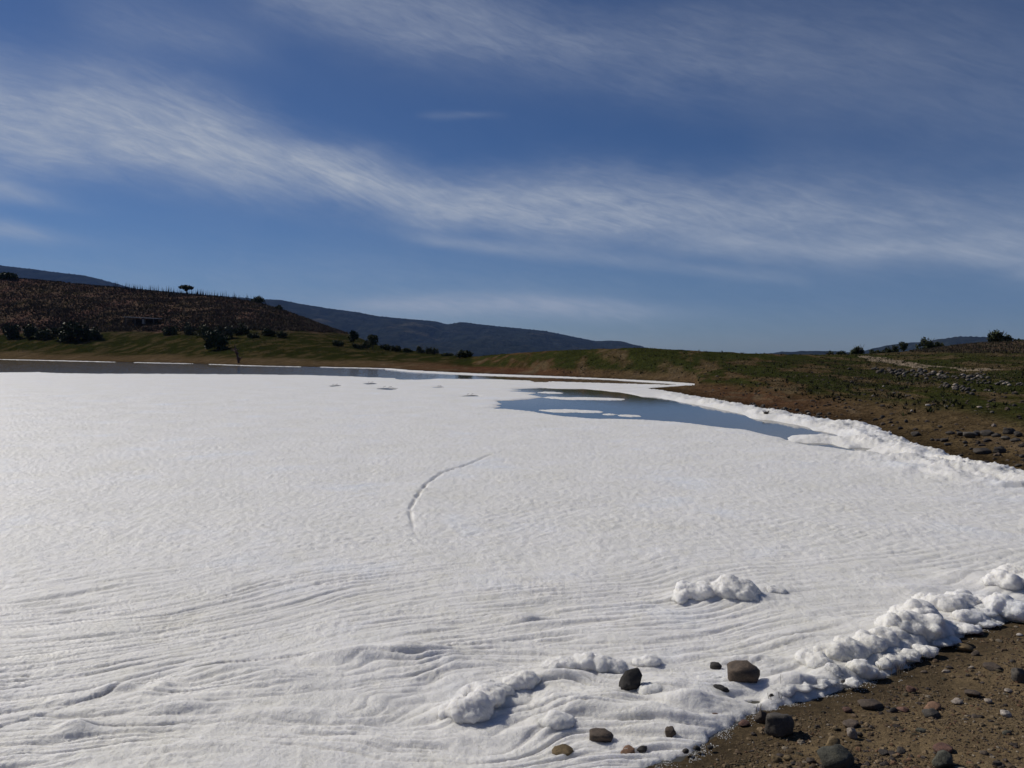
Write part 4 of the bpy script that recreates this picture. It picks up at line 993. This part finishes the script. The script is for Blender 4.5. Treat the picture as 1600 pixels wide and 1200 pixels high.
veg(341, 545, 44, 38, 'large round green shrub standing forward near the shore', col=(.030, .045, .022), seed=14, dens=1.4, group=gl)
veg(352, 530, 36, 28, 'grey green shrub behind the large round one', col=GR, seed=15, group=gl)
veg(378, 522, 30, 20, 'dark shrub right of the grey green one', col=DK, seed=16, group=gl)
veg(395, 528, 20, 12, 'low dark shrub on the slope past the dead snag', col=DK, seed=17, group=gl)
veg(420, 524, 24, 14, 'flat shrub on the mid slope', col=DK, seed=18, group=gl)
veg(438, 527, 22, 13, 'flat shrub next to the mid slope one', col=MD, seed=19, group=gl)
gr = 'trees and shrubs along the foot of the ridge'
veg(530, 541, 22, 14, 'first low shrub of the ridge foot row', col=DK, seed=20, group=gr)
veg(552, 540, 18, 25, 'small tree with a tilted crown against the blue hills', 'tree', 'tree', col=DK, seed=21, group=gr)
veg(556, 544, 16, 10, 'low shrub under the tilted tree', col=DK, seed=22, group=gr)
veg(582, 545, 21, 24, 'small tree with a domed crown right of the tilted one', 'tree', 'tree', col=DK, seed=23, group=gr)
veg(572, 545, 18, 15, 'shrub between the two small trees', col=MD, seed=24, group=gr)
veg(602, 547, 24, 13, 'low shrub right of the domed tree', col=MD, seed=25, group=gr)
veg(618, 549, 18, 13, 'low dark shrub in the middle of the row', col=DK, seed=26, group=gr)
veg(636, 550, 18, 9, 'lowest shrub of the row before the square clump', col=MD, seed=27, group=gr)
veg(657, 552, 15, 15, 'left bush of the square dark clump', col=DK, seed=28, group=gr)
veg(669, 553, 15, 15, 'middle bush of the square dark clump', col=DK, seed=29, group=gr)
veg(680, 554, 12, 13, 'right bush of the square dark clump', col=DK, seed=30, group=gr)
veg(700, 556, 22, 6, 'low hedge like shrub in the dip', col=MD, seed=31, group=gr)
veg(727, 559, 27, 15, 'dome shaped dark bush at the end of the row', col=DK, seed=32, dens=1.3, group=gr)
gt = 'trees and bushes on the right skyline'
veg(1342, 553, 26, 19, 'round dark tree on the right skyline above the tracks', 'tree', 'bush', 76, DK, 40, 1.3, gt)
veg(1296, 554, 20, 7, 'low bush at the left end of the right skyline', depth=76, col=DK, seed=41, group=gt)
veg(1316, 554, 20, 8, 'low bush left of the round dark tree', depth=76, col=DK, seed=42, group=gt)
veg(1366, 552, 20, 9, 'low bush right of the round dark tree', depth=76, col=DK, seed=43, group=gt)
veg(1386, 551, 20, 12, 'middle bush of the low skyline row', depth=76, col=DK, seed=44, group=gt)
veg(1400, 550, 16, 14, 'taller ragged bush of the low skyline row', depth=76, col=DK, seed=45, group=gt)
veg(1412, 549, 15, 17, 'spindly small tree at the right end of the low row', 'tree', 'tree', 76, DK, 46, .6, gt)
veg(1450, 545, 32, 24, 'broad tree with two tops on the right skyline', 'tree', 'bush', 74, DK, 47, 1.2, gt)
veg(1468, 543, 22, 13, 'bush against the right side of the two topped tree', depth=74, col=DK, seed=48, group=gt)
veg(1561, 534, 38, 23, 'big round tree nearest the right frame edge', 'tree', 'bush', 72, DK, 49, 1.4, gt)
veg(1590, 533, 26, 6, 'low bush cut by the right frame edge', depth=72, col=DK, seed=50, group=gt)

# dead snag at the far water's edge
def snag():
    base = hit(373, 567) ; D = base.y; k = D / F
    root = empty('dead_snag', base); tag(root, 'leafless reddish brown branches leaning at the far water edge', 'dead tree')
    r = random.Random(5)
    v, f = tubes([([(0, 0, -.1), (-1.5 * k, 0, 9 * k), (-4 * k, .2, 18 * k), (-8 * k, .3, 28 * k)], [.16, .13, .09, .05])]); obj('trunk', mesh_np('trunk', v, f, TWIG), parent=root)
    for i in range(26):
        t = r.random(); z = t * 22 * k; x = -t * 6 * k
        a = r.uniform(0, 6.28); L = r.uniform(4, 11) * k; up = r.uniform(-.3, .8)
        p1 = (x + math.cos(a) * L * .5, math.sin(a) * L * .4, max(z + up * L * .4, .05)); p2 = (x + math.cos(a + .4) * L, math.sin(a + .4) * L * .7, max(z + up * L, .02))
        v, f = tubes([([(x, 0, z), p1, p2], [.06, .045, .02])], 4); obj('branch', mesh_np('branch', v, f, TWIG), parent=root)
snag()

# dry weeds on the brown hillside
def tufts(name, label, n, pxr, Yr, zr, hgt, pal, seed, wid=.05, lean=.35, blades=3):
    r = np.random.default_rng(seed); u = r.uniform(*pxr, n * 3); Y = np.exp(r.uniform(math.log(Yr[0]), math.log(Yr[1]), n * 3)); x = (u - 800) / F * Y
    z = ground(x, Y); m = (z > zr[0]) & (z < zr[1]); 
    cl = fbm(x * .12, Y * .12, 3, seed); m &= r.random(len(x)) < np.clip(.6 + .9 * cl, .15, 1)
    x, Y, z = x[m][:n], Y[m][:n], z[m][:n]; n = len(x)
    pal = np.array(pal); ci = np.clip(((fbm(x * .05, Y * .05, 3, seed + 3) + .5) * len(pal)).astype(int) + r.integers(-1, 2, n), 0, len(pal) - 1)
    C0 = pal[ci] * r.uniform(.7, 1.3, (n, 1)); V = []; C = []
    for b in range(blades):
        h = r.uniform(*hgt, n); w = wid * r.uniform(.6, 1.4, n); a = r.random(n) * 6.28; lx = r.normal(0, lean, n) * h; ly = r.normal(0, lean, n) * h
        ox = r.normal(0, hgt[0] * .3, n); oy = r.normal(0, hgt[0] * .3, n)
        X0 = x + ox; Y0 = Y + oy
        V.append(np.stack([np.stack([X0 - np.cos(a) * w, Y0 - np.sin(a) * w, z - .03], -1), np.stack([X0 + np.cos(a) * w, Y0 + np.sin(a) * w, z - .03], -1), np.stack([X0 + lx, Y0 + ly, z + h], -1)], 1))
        C.append(np.repeat(C0[:, None], 3, 1))
    V = np.concatenate(V).reshape(-1, 3); C = np.concatenate(C).reshape(-1, 3)
    tag(obj(name, mesh_np(name, V, np.arange(len(V)).reshape(-1, 3), WEEDS, False, C)), label, None, None, 'stuff')
tufts('dry_weeds', 'reddish brown dry weeds covering the hillside', 60000, (-400, 640), (135, 265), (5.2, 60), (.18, .5), [(.078, .056, .040), (.085, .053, .042), (.066, .058, .034), (.090, .064, .046), (.074, .056, .038)], 301, .10, .6, 3)
tufts('dry_stalks', 'tall dry stalks standing along the hill crest', 260, (180, 420), (222, 240), (9, 60), (.8, 2.4), [(.03, .028, .022)], 305, .09, .08, 2)
tufts('grass', 'short turf on the far shore', 12000, (-300, 800), (85, 175), (1.2, 6), (.03, .12), [(.028, .038, .009), (.035, .042, .012), (.042, .044, .016)], 311, .06, .6, 2)
tufts('grass', 'short turf and weeds on the green slope', 26000, (760, 1750), (28, 76), (.40, 6), (.02, .07), [(.040, .050, .014), (.050, .056, .018), (.068, .064, .028), (.085, .065, .040)], 313, .022, .6, 2)
tufts('weeds', 'dark clumps of weeds dotted over the green slope', 800, (760, 1750), (24, 64), (.25, 6), (.05, .16), [(.035, .035, .016), (.05, .045, .024), (.03, .04, .012)], 317, .035, .7, 7)
tufts('dry_weeds', 'rough weeds on the rise under the right skyline', 6000, (1420, 1800), (50, 66), (1.9, 8), (.05, .16), [(.06, .045, .032), (.05, .05, .026), (.085, .062, .045)], 315, .03, .3, 3)

# ------------------------------------------------------------------ shed on the hillside
def box(x0, x1, y0, y1, z0, z1):
    v = np.array([(x, y, z) for x in (x0, x1) for y in (y0, y1) for z in (z0, z1)])
    f = np.array([(0, 1, 3, 2), (4, 6, 7, 5), (0, 4, 5, 1), (2, 3, 7, 6), (0, 2, 6, 4), (1, 5, 7, 3)]); return v, f
def boxo(name, b, m, parent, rot=None):
    v, f = box(*b); c = v.mean(0); o = obj(name, mesh_np(name, v - c, f, m, False), parent=parent, loc=c)
    if rot: o.rotation_euler = rot
    return o
def shed():
    p = hit(222, 507); k = p.y / F; root = empty('shed', p); tag(root, 'low open shed with a thin pale roof on the brown hillside', 'shed')
    w = 50 * k; h = 10.5 * k
    boxo('roof', (-w / 2, w / 2, -1.2, 2.0, h - .10, h + .06), TIN, root, (.015, .055, 0))
    for x in (-w * .44, -w * .15, w * .15, w * .42):
        boxo('post', (x - .07, x + .07, -1.0, -.86, -.6, h - .05 - x * .05), WOOD, root)
    for i in range(10):
        x = -w * .40 + i * w * .082
        boxo('board', (x, x + w * .078, 1.5 + .01 * (i % 2), 1.56 + .01 * (i % 2), .0, h - .25), BOARD, root)
    boxo('door_panel', (w * .06, w * .16, -.84, -.78, .1, h - .35), PALE, root)
shed()

# ------------------------------------------------------------------ small things on the foam
def stick(px, py, wpx, label, seed):
    x, y = map(float, unproj(px, py)); L = wpx / F * y; r = random.Random(seed)
    pts = [(-L / 2, 0, .06), (-L / 5, r.uniform(-.1, .1), .10), (L / 6, r.uniform(-.1, .1), .13), (L / 2, r.uniform(-.15, .15), .08)]
    q = [[(p[0], p[1], p[2] * .3) for p in pts], [.006, .014, .018, .006]]; b = [[pts[1], (pts[1][0] + L * .1, .12, .13)], [.012, .005]]; c = [[pts[2], (pts[2][0] - L * .12, -.2, .10)], [.012, .006]]
    v, f = tubes([q, b, c]); o = obj('driftwood', mesh_np('driftwood', v, f, plain('wet_wood', (.03, .024, .018), .8, 20)), loc=(x, y, 0)); tag(o, label, 'driftwood', 'driftwood stuck in the far foam')
stick(524, 603.5, 20, 'forked dark stick lying leftmost in the far foam', 1); stick(579, 600, 22, 'thick dark stick in the far foam, nearest the far water', 2)
stick(606, 607.5, 34, 'long thin stick with twigs in the far foam', 3); stick(687, 605.5, 14, 'short dark stick right of the long one in the far foam', 4); stick(735, 619.4, 24, 'thin curved stick near the left tip of the open water', 5)
def weed_clump():
    p = unproj(1197, 652); x, y = map(float, p); root = empty('weed_clump', (x, y, .10)); tag(root, 'small dark clump of weed poking out at the foam strip edge', 'weed')
    v, f = ico(2); v = v * np.array([.10, .09, .075]) * (1 + .3 * np.array([mnoise.noise(Vector(q * 3)) for q in v]))[:, None]; v[:, 2] += .03
    v *= .8; o = obj('root_ball', mesh_np('root_ball', v, f, BARK), parent=root); r = random.Random(3); paths = []
    for i in range(40):
        a = r.uniform(0, 6.28); e = r.uniform(.0, .8); L = r.uniform(.08, .16)
        paths.append(([(math.cos(a) * .04, math.sin(a) * .04, .05), (math.cos(a) * math.cos(e) * L, math.sin(a) * math.cos(e) * L, .05 + math.sin(e) * L)], [.008, .003]))
    v, f = tubes(paths, 3); obj('stem', mesh_np('stem', v, f, BARK), parent=root)
weed_clump()
def stalks(px, py, n, hpx, spread, label, seed):
    p = hit(px, py); k = math.hypot(p.y, CAMH) / F; root = empty('dry_stalk', p); tag(root, label, 'dry plant', 'dry stalks at the foam edge'); r = random.Random(seed)
    for i in range(n):
        x = r.gauss(0, spread * k); y = r.gauss(0, spread * k * .6); h = hpx * k * r.uniform(.6, 1); lx = r.gauss(0, .15) * h
        v, f = tubes([([(x, y, -.01), (x + lx * .4, y, h * .55), (x + lx, y + r.gauss(0, .05) * h, h)], [.0022, .0018, .0008])], 4); obj('stem', mesh_np('stem', v, f, DRYTWIG), parent=root)
stalks(1219, 1086, 1, 38, 1, 'single upright dry stalk rising from the foam edge', 1)
stalks(1205, 1098, 4, 22, 5, 'few short stalks left of the single tall one', 2)
stalks(1375, 1062, 5, 22, 4, 'thin dry grass left of the larger grass tuft on the soil', 3)
stalks(1412, 1058, 11, 20, 8, 'tuft of thin dry grass on the soil under the foam fringe', 4)
stalks(1186, 1112, 3, 16, 5, 'dry bent stems between pool and grey boulder', 5)
stalks(1590, 1052, 3, 26, 4, 'thin stems by the frame edge beside the rounded grey stone', 6)

# ------------------------------------------------------------------ the air
def haze():
    m = bpy.data.materials.new('haze'); m.use_nodes = True; nt = m.node_tree; nt.nodes.clear()
    out = nt.nodes.new('ShaderNodeOutputMaterial'); v = nt.nodes.new('ShaderNodeVolumePrincipled')
    v.inputs['Color'].default_value = (.24, .44, 1.0, 1); v.inputs['Density'].default_value = 4.0e-5; v.inputs['Anisotropy'].default_value = .0
    nt.links.new(v.outputs[0], out.inputs['Volume'])
    vb, f = box(-14500, 14500, -12500, 9700, -180, 560)
    me = mesh_np('haze', vb, f, m, False); tag(obj('haze', me), 'thin blue air between here and the hills', None, None, 'stuff')
haze()
